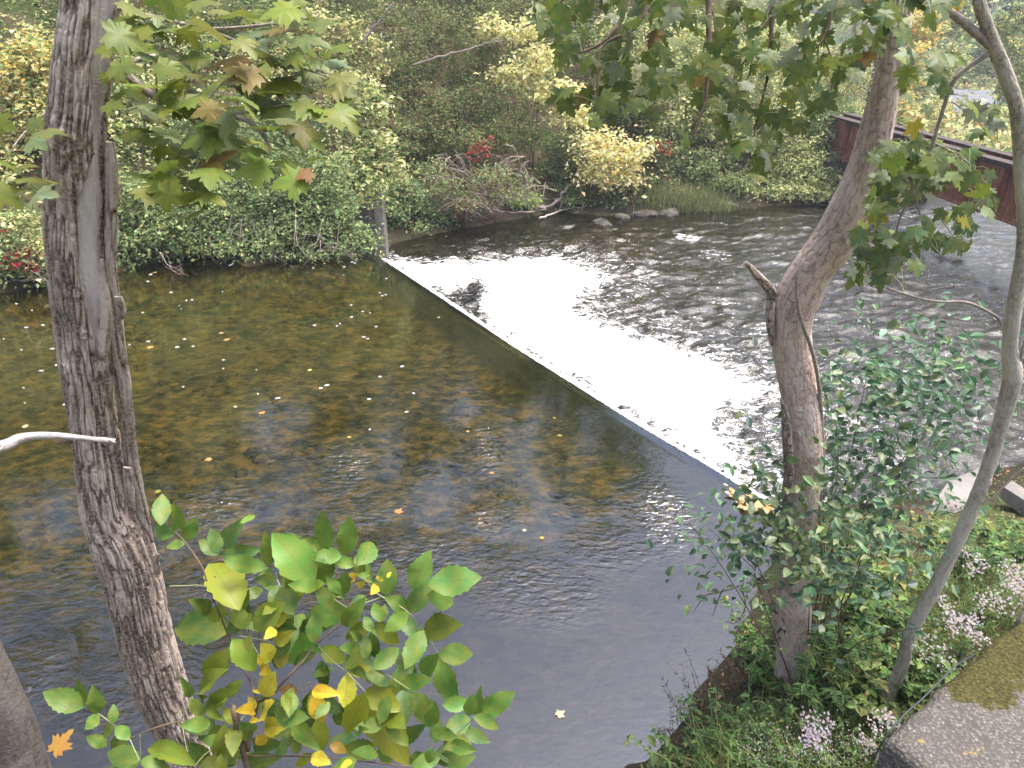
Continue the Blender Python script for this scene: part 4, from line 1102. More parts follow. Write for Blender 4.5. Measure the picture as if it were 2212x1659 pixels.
acc = Acc(); tube(acc, [pl - [0, 0, 1.5], pl + [0, 0, 2.9]], [.09, .07], 8); under(obj('post', acc.mesh('post'), MAT['pole']), up)
acc = Acc(); box(acc, (-.9, -.05, 2.5), (.7, .05, 2.62), None, pl); under(obj('crossarm', acc.mesh('crossarm', False), MAT['pole']), up)

def conifer(px, pybase, Y, H, R, label):
    c = aty(px, pybase, Y)
    root = empty('conifer', c, label, 'tree', 'dark conifers on the far valley side')
    acc = Acc(); tube(acc, [c - [0, 0, 1], c + [0, 0, H]], [.3, .03], 8); under(obj('trunk', acc.mesh('conifer_trunk'), MAT['bark_far']), root)
    n = 2600
    f_ = rng.random(n) ** .8
    a = rng.uniform(0, 6.28, n)
    lev = np.floor(f_ * 16) / 16
    r_ = R * (1 - lev) * np.sqrt(rng.random(n)) * (0.8 + .3 * np.sin(a * 5 + lev * 40))
    P = c + np.c_[np.cos(a) * r_, np.sin(a) * r_, H * (lev + .03) - r_ * .35]
    A = np.c_[np.cos(a), np.sin(a), np.full(n, -.5)] + rng.normal(0, .2, (n, 3))
    N = np.array([0, 0, 1.0]) + rng.normal(0, .3, (n, 3))
    L = rng.uniform(.6, 1.1, n)
    under(obj('crown', leaf_cloud('conifer_crown', P, A, N, L, L * .45, pick([((.02, .05, .035), 3), ((.03, .07, .045), 2)], n)), MAT['foliage_far'], kind='stuff'), root)
conifer(2130, 215, 105, 17, 2.6, 'tall dark conifer above the grey roofed house')
conifer(2165, 200, 118, 16, 2.6, 'dark conifer right of the tall one, behind the thin trunk')
conifer(2085, 190, 125, 15, 2.4, 'more distant dark conifer left of the tall one')
FAR_TREES = [(1890, 62, 10, 'leafy tree behind the upper leaning trunk, beyond the bridge'), (1985, 80, 12, 'leafy valley tree above the orange tinged tree'), (2050, 95, 12, 'leafy valley tree above the white house'),
             (2190, 90, 13, 'leafy valley tree at the right edge above the houses'), (2110, 140, 15, 'distant tree on the valley side between the conifers'), (2030, 150, 15, 'distant tree on the valley side left of the conifers'), (2240, 130, 15, 'distant tree at the far right corner'), (1930, 130, 15, 'distant tree half hidden by the leaning trunk')]
for k, (px, Y, H, lab) in enumerate(FAR_TREES):
    c = aty(px, 150, Y)
    tall_tree(c[0], c[1], H, 3.6, lab, [[(G3, 3), (YG, 3), (BG, 2)], [(G2, 3), (YG, 2), (PY, 1)], [(BG, 3), (G3, 2)]][k % 3], 3400, .42, 'valley_tree', .12, 'trees beyond the bridge')
# woods on the far valley side, one mass
n = 42000
xs = rng.uniform(25, 330, n); ys = rng.uniform(105, 360, n)
cl = fbm(p3(xs * .11, ys * .11), 2, 33)
P = np.c_[xs, ys, ground_z(xs, ys) + 3 + 7 * (cl + .4) + rng.uniform(-2.5, 2.5, n)]
A = rng.standard_normal((n, 3)); N = np.array([-.2, -.5, .8]) + rng.normal(0, .5, (n, 3))
L = rng.uniform(.9, 1.9, n)
obj('valley_woods', leaf_cloud('valley_woods', P, A, N, L, L * .75, pick([(G2, 3), (BG, 3), (G3, 2), (YG, 1.2), (OL2, 1)], n)), MAT['foliage_far'], label='distant woods covering the far valley side', cat='woods', kind='stuff')

# low growth on the valley floor beyond the bridge, one mass
n = 26000
xs = rng.uniform(13, 75, n); ys = rng.uniform(32, 108, n)
k = (~inside(xs, ys, POLY)) & (seg_dist(xs, ys, FAR) < seg_dist(xs, ys, NEAR)) & (xs > 14.5 + 0 * ys)
xs, ys = xs[k], ys[k]
n = len(xs)
cl = fbm(p3(xs * .25, ys * .25), 3, 35)
P = np.c_[xs, ys, ground_z(xs, ys) + .1 + np.clip(1.1 + 2.4 * cl, .1, 4) * rng.random(n)]
A = rng.standard_normal((n, 3)); N = np.array([-.2, -.5, .8]) + rng.normal(0, .5, (n, 3))
L = rng.uniform(.22, .5, n)
obj('valley_undergrowth', leaf_cloud('valley_undergrowth', P, A, N, L, L * .65, pick([(YG, 3), (PY, 3), (G3, 3), (OL2, 2), (G2, 2), (OR, .4)], n)), MAT['foliage_far'], label='yellowing low growth on the valley floor beyond the bridge', cat='undergrowth', kind='stuff')

# ------------------------------------------------------------------ tree trunks with real bark relief
def mat_bark(name, lo, mid, hi, wood=(.60, .56, .55), wood2=(.20, .12, .10)):
    b = NB(name)
    pos = b.pos()
    h = b.attr('bark').outputs['Fac']
    n1 = b.noise(pos, 7, 5, .65); n2 = b.noise(pos, 70, 3, .6)
    c = b.ramp(h, [(0.12, lo), (.5, mid), (.92, hi)])
    c1 = b.mix(b.math('MULTIPLY', n1.outputs['Fac'], .55), c.outputs[0], mid)
    c2 = b.mix(b.ramp(n2.outputs['Fac'], [(.4, (0, 0, 0)), (.75, (.55, .55, .55))]).outputs[0], c1, hi)
    g1 = b.noise(b.mapping(pos, (60, 60, 3)), 1.0, 4, .6)
    gmix = b.ramp(b.noise(b.mapping(pos, (14, 14, 1.6)), 1.0, 3).outputs['Fac'], [(.45, (0, 0, 0)), (.62, (1, 1, 1))])
    wc = b.mix(b.math('MULTIPLY', g1.outputs['Fac'], .4), b.mix(gmix.outputs[0], (*wood, 1), b.mix(.4, (*wood, 1), (*wood2, 1))), (.16, .13, .12))
    c3 = b.mix(b.attr('wood').outputs['Fac'], c2, wc)
    bm = b.bump(b.math('ADD', n2.outputs['Fac'], b.math('MULTIPLY', g1.outputs['Fac'], .7)), .006, .8)
    return b.surf(b.bsdf(c3, .9, .12, bm))
MAT['bark_dead'] = mat_bark('dead_bark', (.024, .016, .011), (.205, .15, .115), (.60, .525, .455))
MAT['bark_lean'] = mat_bark('pinkish_bark', (.20, .135, .108), (.51, .375, .305), (.72, .63, .56))
MAT['bark_post'] = mat_bark('post_bark', (.05, .043, .038), (.11, .095, .085), (.18, .16, .145))
MAT['bark_smooth'] = mat_bark('smooth_bark', (.13, .11, .08), (.40, .36, .29), (.58, .54, .46))

def trunk(name, P, R, nl, nth, amp, ku, kv, seed, m, parent, woodf=None, furrow=1.0, knots=(), ellipse=None):
    """P centre points, R radii; the angle 0 faces picture-right, 90 degrees faces the camera"""
    path = smooth_path(P, nl)
    rad = smooth_path(np.asarray(R, float)[:, None], nl)[:, 0]
    T, X, Yv = frames(path, (1, 0, 0))
    sgn = np.sign(np.sum(Yv * (CAMP - path), 1).mean())
    Yv = Yv * sgn
    th = np.linspace(0, 2 * np.pi, nth, endpoint=False)
    sl = np.concatenate([[0], np.cumsum(np.linalg.norm(np.diff(path, axis=0), axis=1))])
    TH, SL = np.meshgrid(th, sl)
    RR = rad[:, None]
    C = p3(np.cos(TH) * RR, np.sin(TH) * RR, SL)
    wv = fbm(C * np.array([6, 6, 2.5]) + seed, 2, seed)
    q = np.stack([C[..., 0] * ku + wv * .9, C[..., 1] * ku + wv * .9, C[..., 2] * kv + seed], -1)
    n1 = vnoise(q, seed + 1)
    n2 = vnoise(q * np.array([2.1, 2.1, 2.6]), seed + 2)
    ridge = sstep(.02, .42, np.abs(n1)) * .7 + sstep(.0, .5, np.abs(n2)) * .3
    plate = fbm(C * np.array([9, 9, 3.5]) + 5 + seed, 3, seed + 5)
    hgt = ridge * furrow + (1 - furrow) * .6
    frac = SL / sl[-1]
    wood = np.zeros_like(TH) if woodf is None else woodf(TH, frac, plate)
    disp = amp * (hgt * 1.0 + .55 * plate) * (1 - wood) - amp * .55 * wood + amp * .1 * wood * vnoise(q * [2, 2, .3], seed + 9)
    for (kth, kf, kr, kh) in knots:
        dth = np.angle(np.exp(1j * (TH - kth)))
        dd = np.hypot(dth * RR, SL - kf * sl[-1]) / kr
        disp = disp + kh * np.exp(-dd ** 2) - kh * 1.3 * np.exp(-(dd * 2.6) ** 2) + .006 * np.sin(dd * 9) * np.exp(-dd)
    r = RR * (1 + .05 * fbm(C * 3 + 2, 2, seed + 7)) + disp
    ex = 1.0 if ellipse is None else ellipse
    V = path[:, None] + r[..., None] * (np.cos(TH)[..., None] * X[:, None] + ex * np.sin(TH)[..., None] * Yv[:, None])
    i, j = np.meshgrid(np.arange(nl - 1), np.arange(nth), indexing='ij')
    Q = np.stack([i * nth + j, (i + 1) * nth + j, (i + 1) * nth + (j + 1) % nth, i * nth + (j + 1) % nth], -1).reshape(-1, 4)
    if sgn > 0: Q = Q[:, ::-1]
    V = V.reshape(-1, 3)
    at = {'bark': np.clip(hgt * .75 + plate * .5, 0, 1).ravel(), 'wood': np.clip(wood, 0, 1).ravel()}
    # close both ends
    nv = len(V)
    V = np.concatenate([V, path[:1], path[-1:]])
    jj = np.arange(nth)
    Tt = np.concatenate([np.stack([np.full(nth, nv), jj, (jj + 1) % nth], -1), np.stack([np.full(nth, nv + 1), (nl - 1) * nth + (jj + 1) % nth, (nl - 1) * nth + jj], -1)])
    for k_ in at: at[k_] = np.concatenate([at[k_], at[k_][:1], at[k_][-1:]])
    return under(obj(name, mesh_from(name, V, [Q, Tt], at), MAT[m]), parent)

# dead tree: edges read as (row, left, right)
LT = [(-220, 158, 262), (0, 146, 245), (101, 132, 233), (223, 117, 222), (305, 108, 218), (440, 107, 219), (561, 112, 221), (713, 130, 228), (854, 149, 236), (961, 165, 250), (1067, 180, 268), (1125, 190, 288), (1167, 205, 318), (1245, 228, 340), (1323, 250, 355), (1402, 270, 371), (1519, 312, 406), (1659, 375, 457)]
YT = 3.3
P, R = [], []
for (y, l, r_) in LT:
    p = aty((l + r_) / 2, y, YT)
    P.append(p); R.append((r_ - l) / 2 * axial(p) / FPX * .94)
b0 = P[-1] + (P[-1] - P[-2]) * 1.9
b0[2] = float(ground_z(b0[0], b0[1])) - .2
P.append(b0); R.append(R[-1] * 1.35)
P = np.array(P)
dead = empty('dead_tree', (b0[0], b0[1], b0[2] + .2), 'big dead tree trunk with peeling grey bark on the left', 'tree')
LTOT = len(LT)
def wood_dead(TH, frac, plate):
    # bare wood runs down the picture-right side of the upper trunk and narrows lower down
    c_ = np.interp(frac, [0, .10, .13, .15, .18, .25, .285, .3, 1], [.45, .45, .3, .2, .55, .6, .6, .6, .6])
    w_ = np.interp(frac, [0, .10, .13, .15, .18, .25, .285, .30, .32, 1], [.42, .42, .3, .12, .45, .36, .15, .05, -.5, -.5])
    d = np.abs(np.angle(np.exp(1j * (TH - c_)))) - w_ + .22 * plate
    return 1 - sstep(-.05, .05, d)
trunk('trunk', P, R, 1100, 230, .018, 58, 6.0, 3, 'bark_dead', dead, wood_dead, 1.0,
      knots=[(1.5, .145, .055, .022), (1.9, .315, .03, .018), (1.0, .285, .022, .016), (1.75, .46, .03, .014), (1.2, .25, .03, .01)])
# strip of bark standing off on the right side
def strip(px, w, a, name, parent, seed, nl=420):
    P = np.array([ax(x, y, a_) for (x, y), a_ in zip(px, a)])
    R = np.array(w) / 2 * axial(P) / FPX
    return trunk(name, P, R, nl, 64, .011, 50, 5, seed, 'bark_dead', parent, ellipse=.55)
Ya = lambda y: float(axial(aty(250, y, YT)))
strip([(236, 306), (239, 380), (238, 470), (236, 561), (243, 640), (250, 713), (266, 830), (277, 930), (286, 1010), (298, 1070), (311, 1120), (327, 1172)],
      [12, 24, 24, 22, 22, 24, 26, 26, 26, 24, 20, 6], [Ya(y) + .03 for y in (306, 380, 470, 561, 640, 713, 830, 930, 1010, 1070, 1120, 1172)], 'bark_strip', dead, 14)
strip([(222, 560), (226, 640), (228, 700), (222, 760), (218, 800)], [6, 12, 16, 16, 6], [Ya(y) - .10 for y in (560, 640, 700, 760, 800)], 'bark_strip', dead, 15, 200)
strip([(276, 1010), (280, 1060), (284, 1095), (292, 1110)], [10, 13, 12, 4], [Ya(y) - .08 for y in (1010, 1060, 1095, 1110)], 'bark_strip', dead, 16, 120)
strip([(106, 420), (110, 500), (116, 600), (121, 680), (124, 722)], [4, 8, 9, 8, 3], [Ya(y) - .02 for y in (420, 500, 600, 680, 722)], 'bark_strip', dead, 17, 160)
strip([(255, 640), (262, 665), (265, 690)], [8, 9, 3], [Ya(y) - .03 for y in (640, 665, 690)], 'bark_strip', dead, 18, 60)
strip([(340, 1240), (338, 1215), (342, 1196)], [8, 10, 3], [Ya(y) - .06 for y in (1240, 1215, 1196)], 'bark_strip', dead, 19, 60)
acc = Acc()
p = ax(168, 950, Ya(950) - .09); tube(acc, smooth_path([p, p + [-.05, -.02, .004], p + [-.085, -.05, .01]], 6), np.linspace(.02, .006, 6), 7)
under(obj('broken_stub', acc.mesh('broken_stub'), MAT['twig_brown']), dead)

# bleached branch in front of the dead tree
P = [ax(x, y, a) for x, y, a in ((-120, 985, 2.7), (0, 965, 2.75), (40, 948, 2.78), (75, 942, 2.8), (120, 941, 2.82), (190, 947, 2.86), (249, 954, 2.9))]
br = empty('bleached_branch', P[0], 'bleached bare branch poking in from the left across the dead trunk', 'branch')
trunk('branch', P, [.028, .025, .021, .018, .015, .011, .008], 160, 40, .006, 70, 5, 23, 'bark_dead', br, lambda TH, f_, p_: .75 - .6 * sstep(.0, .35, p_))
acc = Acc()
for (s0, s1, w_) in (((0, 960, 2.72), (-40, 1000, 2.72), .008), ((8, 964, 2.72), (-20, 990, 2.70), .006), ((236, 950, 2.88), (252, 957, 2.88), .004)):
    tube(acc, [ax(*s0), ax(*s1)], [w_, w_ * .3], 6)
under(obj('splinters', acc.mesh('splinters'), MAT['twig_pale']), br)

# grey post-like trunk in the bottom left corner
P = [ax(-78, 1380, 2.2), ax(-30, 1500, 2.3), ax(12, 1600, 2.4), ax(50, 1720, 2.5)]
P.append(P[-1] + (P[-1] - P[0]) * 2.0)
cn = empty('grey_trunk', P[-1], 'smooth grey brown trunk in the bottom left corner', 'tree')
trunk('trunk', P, [.075, .085, .09, .095, .11], 200, 70, .004, 60, 10, 29, 'bark_post', cn, None, .5)

# leaning tree on the right
RT = [(-200, 1925, 1985), (0, 1919, 1962), (39, 1917, 1966), (156, 1893, 1951), (273, 1860, 1930), (391, 1822, 1906), (508, 1764, 1858), (577, 1716, 1803), (632, 1682, 1775), (682, 1668, 1756), (753, 1669, 1753), (831, 1684, 1764), (909, 1698, 1774), (987, 1709, 1776), (1065, 1708, 1768), (1206, 1684, 1752), (1323, 1678, 1750), (1440, 1676, 1745)]
P, R = [], []
for k, (y, l, r_) in enumerate(RT):
    p = aty((l + r_) / 2, y, 4.35 + .55 * max(0, (y - 0)) / 1440)
    P.append(p); R.append((r_ - l) / 2 * axial(p) / FPX * .95)
b0 = P[-1] + [.02, .0, -.5]
P.append(b0); R.append(R[-1] * 1.2)
lean = empty('leaning_tree', P[-2], 'tall leaning tree with bent pinkish grey trunk on the right', 'tree')
def wood_lean(TH, frac, plate):
    d = np.abs(np.angle(np.exp(1j * (TH - .45)))) - np.interp(frac, [0, .1, .3, .38, .42, 1], [.15, .2, .28, .22, 0, 0]) + .5 * plate
    return .8 * (1 - sstep(-.08, .12, d))
trunk('trunk', P, R, 800, 150, .007, 55, 16, 37, 'bark_lean', lean, wood_lean, .75, knots=[(1.5, .262, .04, .02), (1.9, .47, .035, .015), (2.3, .50, .03, .02)])
P = [aty(1674, 655, 4.62), aty(1662, 625, 4.58), aty(1640, 600, 4.55), aty(1611, 568, 4.5)]
trunk('broken_branch', P, [.035, .03, .024, .011], 120, 40, .004, 60, 16, 41, 'bark_dead', lean)
P = [aty(x, y, Y) for x, y, Y in ((1668, 640, 4.6), (1664, 690, 4.56), (1668, 745, 4.55))]
trunk('bark_collar', P, [.03, .028, .012], 100, 40, .005, 50, 16, 43, 'bark_dead', lean)
# loose bark on its left side
P = [aty(x, y, Y) for x, y, Y in ((1690, 860, 4.55), (1700, 930, 4.55), (1704, 1000, 4.58), (1700, 1060, 4.62), (1694, 1090, 4.64))]
trunk('bark_strip', P, [.012, .03, .035, .03, .01], 200, 50, .007, 46, 14, 47, 'bark_dead', lean)
# vine up the trunk
P = [aty(x, y, Y) for x, y, Y in ((1738, 560, 4.42), (1727, 580, 4.38), (1721, 610, 4.36), (1724, 660, 4.36), (1735, 705, 4.38), (1752, 750, 4.46), (1764, 800, 4.52), (1772, 860, 4.58), (1776, 930, 4.64), (1778, 1010, 4.7), (1772, 1090, 4.72), (1775, 1200, 4.74))]
acc = Acc()
tube(acc, smooth_path(P, 70), np.linspace(.009, .017, 70), 8)
obj('woody_vine', acc.mesh('woody_vine'), MAT['twig_grey'], label='thin woody vine twisting up the leaning trunk', cat='vine')

# ------------------------------------------------------------------ single leaves
def leaf_mesh(name, curl, fold, wav, seed):
    n = 14
    t = np.linspace(0, 1, n + 1)
    w = .5 * np.sin(np.pi * t ** .86) ** .92
    w[0] = .012; w[-1] = .0
    r_ = np.random.default_rng(seed)
    w0 = w.copy()
    w[1:-1] *= 1 + .03 * r_.standard_normal(n - 1) + .05 * np.where(np.arange(n - 1) % 2, 1, -1)
    zc = -curl * (t - .3) ** 2
    V = []
    for k in range(n + 1):
        wob = wav * math.sin(k * .7 + seed)
        V += [(-w[k], t[k], zc[k] + (fold + wob) * w0[k]), (0, t[k], zc[k]), (w[k], t[k], zc[k] + (fold - wob) * w0[k])]
    Q = []
    for k in range(n):
        a = k * 3
        Q += [(a, a + 1, a + 4, a + 3), (a + 1, a + 2, a + 5, a + 4)]
    me = mesh_from(name, np.array(V), np.array(Q))
    return me
LEAF = [leaf_mesh('leaflet', c_, f_, w_, s_) for c_, f_, w_, s_ in ((.15, .12, .05, 1), (.3, .18, .1, 2), (.05, .08, .12, 3), (.4, .25, .05, 4))]
for me in LEAF: me.materials.append(MAT['leaf'])
SLEAF = [leaf_mesh('small_leaf', c_, f_, w_, s_) for c_, f_, w_, s_ in ((.3, .3, .05, 6), (.6, .4, .1, 7), (.15, .2, .1, 8))]
for me in SLEAF: me.materials.append(MAT['small_leaf'])
MO = [(0, 0), (.12, -.10), (.33, -.16), (.30, -.04), (.50, .03), (.36, .14), (.42, .22), (.68, .42), (.46, .41), (.52, .56), (.37, .53), (.20, .47), (.27, .66), (.15, .69), (.15, .84), (0, 1.0)]
def maple_mesh(name, droop, cup, seed):
    r_ = np.random.default_rng(seed)
    pts = MO + [(-x, y) for x, y in MO[-2:0:-1]]
    pts = np.array(pts) + r_.normal(0, .012, (len(pts), 2))
    V = [(0, .30, 0.0)]
    for x, y in pts:
        rr = math.hypot(x, y - .3)
        V.append((x, y, -droop * rr ** 2 * .8 + cup * x * x + .03 * math.sin(7 * x + seed)))
    n = len(pts)
    T = [(0, 1 + k, 1 + (k + 1) % n) for k in range(n)]
    me = mesh_from(name, np.array(V), np.array(T), smooth=True)
    me.materials.append(MAT['maple'])
    return me
MLEAF = [maple_mesh('maple_leaf', d_, c_, s_) for d_, c_, s_ in ((.25, 0, 1), (.5, .2, 2), (.1, -.35, 3), (.7, .1, 4))]

def place_leaf(me, parent, base, tip, width, normal, color, name='leaf'):
    base = np.asarray(base, float); tip = np.asarray(tip, float)
    A = tip - base
    L = np.linalg.norm(A)
    Y = A / L
    Z = normal - Y * (normal @ Y)
    if np.linalg.norm(Z) < 1e-3: Z = np.array([.1, .2, 1.0]) - Y * (Y @ np.array([.1, .2, 1.0]))
    Z = Z / np.linalg.norm(Z)
    X = np.cross(Y, Z)
    o = bpy.data.objects.new(name, me)
    COL.objects.link(o)
    M = Matrix(((X[0] * width, Y[0] * L, Z[0] * L, base[0]), (X[1] * width, Y[1] * L, Z[1] * L, base[1]), (X[2] * width, Y[2] * L, Z[2] * L, base[2]), (0, 0, 0, 1)))
    o.parent = parent
    o.matrix_parent_inverse = Matrix.Translation(-Vector(parent.location))
    o.matrix_basis = M
    o.color = (*[float(c_) for c_ in color], 1)
    return o
def jitc(c, s=.12):
    return np.clip(np.array(c) * np.exp(rng.normal(0, s)) * np.exp(rng.normal(0, .05, 3)), .003, .9)

# ------------------------------------------------------------------ young ash in the foreground: every leaf read from the picture
Z_A, Z_B, Z_C, Z_D, Z_E = (360, 1220), (800, 1220), (80, 1545), (440, 1545), (820, 1545)
ZO = {'A': Z_A, 'B': Z_B, 'C': Z_C, 'D': Z_D, 'E': Z_E}
def zp(k, x, y):
    o = ZO[k]
    return o[0] * .86406 + x * .19531, o[1] * .86406 + y * .19531
LG, MG, DG, BL = (.135, .29, .055), (.088, .21, .042), (.06, .15, .03), (.078, .19, .066)
OY, YL, GL, BN_ = (.24, .28, .025), (.60, .50, .05), (.68, .42, .03), (.33, .15, .07)
OD = (.14, .21, .025)
ASH = [
 ('A', 185, 415, 205, 45, 165, MG), ('A', 350, 485, 360, 195, 130, MG), ('A', 450, 585, 578, 320, 160, MG), ('A', 330, 510, 75, 430, 170, MG), ('A', 458, 610, 235, 655, 160, MG),
 ('A', 830, 740, 600, 560, 180, BL), ('A', 830, 710, 735, 440, 175, BL), ('A', 880, 650, 1075, 365, 165, BL), ('A', 1060, 390, 1245, 292, 60, LG), ('A', 830, 740, 1290, 690, 175, BL), ('A', 880, 800, 1385, 890, 170, MG),
 ('A', 1060, 1345, 715, 760, 380, OY), ('A', 1395, 865, 1345, 485, 150, DG), ('A', 1890, 1045, 1410, 485, 440, LG), ('A', 1770, 630, 1525, 520, 130, DG), ('A', 1990, 685, 1770, 560, 150, DG), ('A', 2030, 685, 1960, 255, 175, MG),
 ('A', 2190, 750, 1845, 760, 150, MG), ('A', 1930, 1085, 2060, 700, 220, MG), ('B', 385, 860, 135, 790, 140, LG), ('A', 1462, 1030, 1212, 1010, 180, MG), ('A', 1480, 1010, 1585, 930, 130, DG), ('A', 1922, 1110, 1590, 1065, 125, LG), ('A', 2122, 1232, 1897, 1120, 115, (.26, .36, .06)),
 ('B', 180, 1200, 300, 940, 235, MG), ('A', 1660, 1400, 1480, 1070, 270, MG), ('B', 315, 1345, -175, 1450, 250, MG), ('A', 725, 1385, 545, 1238, 150, DG), ('A', 937, 1385, 668, 1402, 170, OD), ('A', 1090, 1565, 980, 1240, 160, OD), ('A', 1110, 1510, 1142, 1240, 110, DG),
 ('A', 960, 1570, 262, 1515, 350, DG), ('A', 1210, 1565, 1545, 1260, 360, OD), ('A', 1460, 1560, 1340, 1655, 160, YL), ('A', 1470, 1545, 1555, 1280, 130, YL), ('A', 1690, 1565, 1428, 1522, 140, MG), ('A', 1690, 1545, 1765, 1370, 110, DG), ('A', 1720, 1612, 1905, 1470, 150, DG),
 ('B', 275, 748, 335, 310, 200, MG), ('B', 415, 850, 632, 575, 200, MG), ('B', 740, 1192, 745, 778, 250, MG), ('B', 1010, 1122, 1215, 703, 275, LG), ('B', 1195, 1065, 1795, 985, 330, (.12, .31, .075)), ('B', 980, 1372, 1238, 1058, 290, MG), ('B', 1185, 1180, 1503, 1277, 215, LG),
 ('B', 970, 1340, 725, 1200, 190, MG), ('B', 985, 1372, 703, 1590, 285, LG), ('B', 672, 1480, 590, 1255, 125, MG), ('B', 695, 1472, 722, 1280, 95, DG), ('B', 562, 1592, 495, 1403, 95, MG), ('E', 470, 150, 692, 140, 95, DG), ('E', 372, 250, 263, 158, 85, MG), ('E', 372, 250, 497, 310, 80, MG),
 ('B', 1140, 1562, 1533, 1508, 250, OD), ('E', 1055, 140, 850, 565, 210, MG),
 ('B', 420, 950, 322, 1035, 90, YL), ('B', 500, 1030, 378, 1085, 80, YL), ('B', 640, 1080, 570, 1165, 95, GL), ('B', 620, 975, 702, 1030, 60, YL), ('B', 740, 995, 785, 925, 50, YL), ('B', 430, 960, 550, 965, 55, LG), ('B', 530, 1000, 615, 1050, 55, MG), ('B', 425, 945, 370, 850, 60, LG),
 ('C', 572, 990, 113, 815, 255, MG), ('C', 582, 978, 500, 700, 120, MG), ('C', 735, 1057, 672, 772, 150, MG), ('C', 747, 1075, 586, 1232, 150, MG), ('C', 895, 1172, 903, 952, 140, MG), ('C', 907, 1190, 765, 1305, 150, MG), ('C', 1080, 1345, 915, 1180, 185, MG), ('C', 835, 1410, 598, 1310, 170, DG),
 ('C', 1062, 1345, 825, 1465, 180, DG), ('C', 1192, 1575, 812, 1478, 200, MG), ('C', 1200, 1572, 1502, 1642, 170, MG), ('C', 1192, 1605, 830, 1665, 130, DG), ('C', 1803, 1622, 1207, 1368, 185, OD), ('C', 1738, 1505, 1925, 1490, 130, DG), ('C', 1760, 882, 1665, 678, 85, MG), ('C', 1758, 890, 1890, 1105, 110, OD),
 ('C', 1845, 855, 1935, 935, 75, MG), ('C', 1915, 940, 2113, 1138, 95, OD), ('C', 1842, 832, 2083, 560, 190, OD), ('C', 1960, 900, 2200, 788, 135, OD), ('C', 2165, 335, 1890, 725, 345, OD), ('C', 2192, 1262, 1905, 1322, 180, OD), ('C', 1850, 1640, 2150, 1560, 170, OD),
 ('D', 692, 1168, 512, 995, 160, (.27, .34, .05)), ('D', 700, 1160, 892, 1328, 170, LG), ('D', 645, 1258, 615, 1435, 115, OD), ('D', 470, 1370, 605, 1495, 95, OD), ('D', 920, 1112, 1083, 918, 170, YL), ('D', 970, 1202, 1205, 1188, 180, YL), ('D', 905, 1288, 990, 1415, 115, GL), ('D', 882, 1035, 697, 1005, 120, GL), ('D', 882, 1000, 800, 868, 130, YL), ('D', 810, 1132, 912, 1130, 62, YL),
 ('D', 965, 870, 1085, 600, 230, YL), ('D', 972, 835, 856, 755, 95, YL), ('D', 1052, 612, 918, 530, 120, GL), ('D', 992, 512, 838, 405, 85, GL), ('D', 1052, 480, 955, 285, 165, YL), ('D', 1080, 285, 1285, 155, 125, (.42, .38, .04)), ('D', 1150, 565, 1170, 285, 220, (.36, .37, .05)), ('D', 1385, 178, 1430, 495, 320, (.10, .30, .06)), ('D', 800, 392, 800, 207, 115, (.33, .36, .07)),
 ('D', 620, 232, 890, 600, 240, OD), ('D', 1350, 800, 1140, 800, 140, BN_), ('D', 1600, 470, 1655, 775, 230, DG), ('D', 1590, 330, 1892, 490, 195, OD), ('D', 1898, 600, 2165, 565, 245, OY), ('D', 1890, 612, 1885, 1035, 285, (.62, .55, .06)), ('D', 1495, 805, 1785, 832, 125, GL), ('D', 1505, 865, 1645, 1162, 185, GL),
 ('D', 1085, 1060, 1455, 1110, 245, MG), ('D', 1055, 1335, 1285, 1145, 190, DG), ('D', 845, 1500, 1085, 1378, 180, DG), ('D', 1352, 1505, 1300, 1308, 140, OD), ('D', 1600, 1485, 1580, 1082, 315, OY), ('D', 2072, 828, 1895, 1305, 245, OY), ('E', 537, 1462, 145, 1450, 205, OD), ('E', 20, 1395, 215, 1485, 150, (.42, .22, .03)),
 ('D', 1498, 1515, 1690, 1605, 150, YL), ('D', 1500, 1500, 1315, 1650, 140, OY), ('D', 1965, 1595, 1815, 1655, 75, YL), ('E', 418, 790, 895, 1665, 340, (.28, .29, .03)), ('E', 420, 785, 800, 1025, 235, OY), ('E', 590, 1000, 855, 1220, 190, OD), ('E', 500, 562, 800, 318, 200, MG), ('E', 500, 560, 605, 805, 190, BL), ('E', 900, 490, 722, 668, 155, MG),
 ('E', 808, 730, 1155, 685, 155, MG), ('E', 1215, 400, 1000, 690, 175, MG), ('E', 1215, 400, 1622, 400, 200, MG), ('E', 1213, 430, 1412, 1020, 210, DG), ('E', 930, 818, 1197, 1235, 205, DG), ('E', 830, 785, 865, 1145, 195, BL), ('E', 1560, 1085, 1600, 845, 165, MG), ('E', 1640, 1082, 1680, 790, 105, MG), ('E', 1640, 1085, 2075, 818, 200, MG),
 ('E', 1598, 1090, 1920, 1218, 135, MG), ('E', 1478, 1228, 1800, 1378, 125, BL), ('E', 1572, 1100, 1255, 1305, 175, BL), ('E', 1190, 1385, 1205, 1075, 155, BL), ('E', 1350, 1382, 1618, 1475, 135, MG), ('E', 1188, 1480, 1485, 1535, 165, BL), ('E', 1152, 1428, 1100, 1625, 105, MG), ('E', 1082, 1500, 868, 1605, 155, DG), ('E', 1328, 1662, 1615, 1528, 145, MG), ('E', 540, 1468, 725, 1605, 135, MG),
 ('E', 718, 1335, 1045, 1228, 175, BL), ('E', 278, 1282, 452, 1230, 80, MG), ('E', 190, 1185, 65, 940, 155, DG), ('D', 560, 1600, 740, 1480, 150, MG), ('D', 640, 1640, 540, 1500, 120, DG), ('D', 830, 1590, 700, 1440, 130, DG), ('D', 1420, 1180, 1400, 1420, 130, DG), ('E', 1140, 1250, 1440, 1330, 120, MG),
]
base_px = zp('D', 790, 1659)
AD = 1.32
root_top = ax(base_px[0], base_px[1], AD + .08)
gx_, gy_ = float(root_top[0]) - .02, float(root_top[1]) + .1
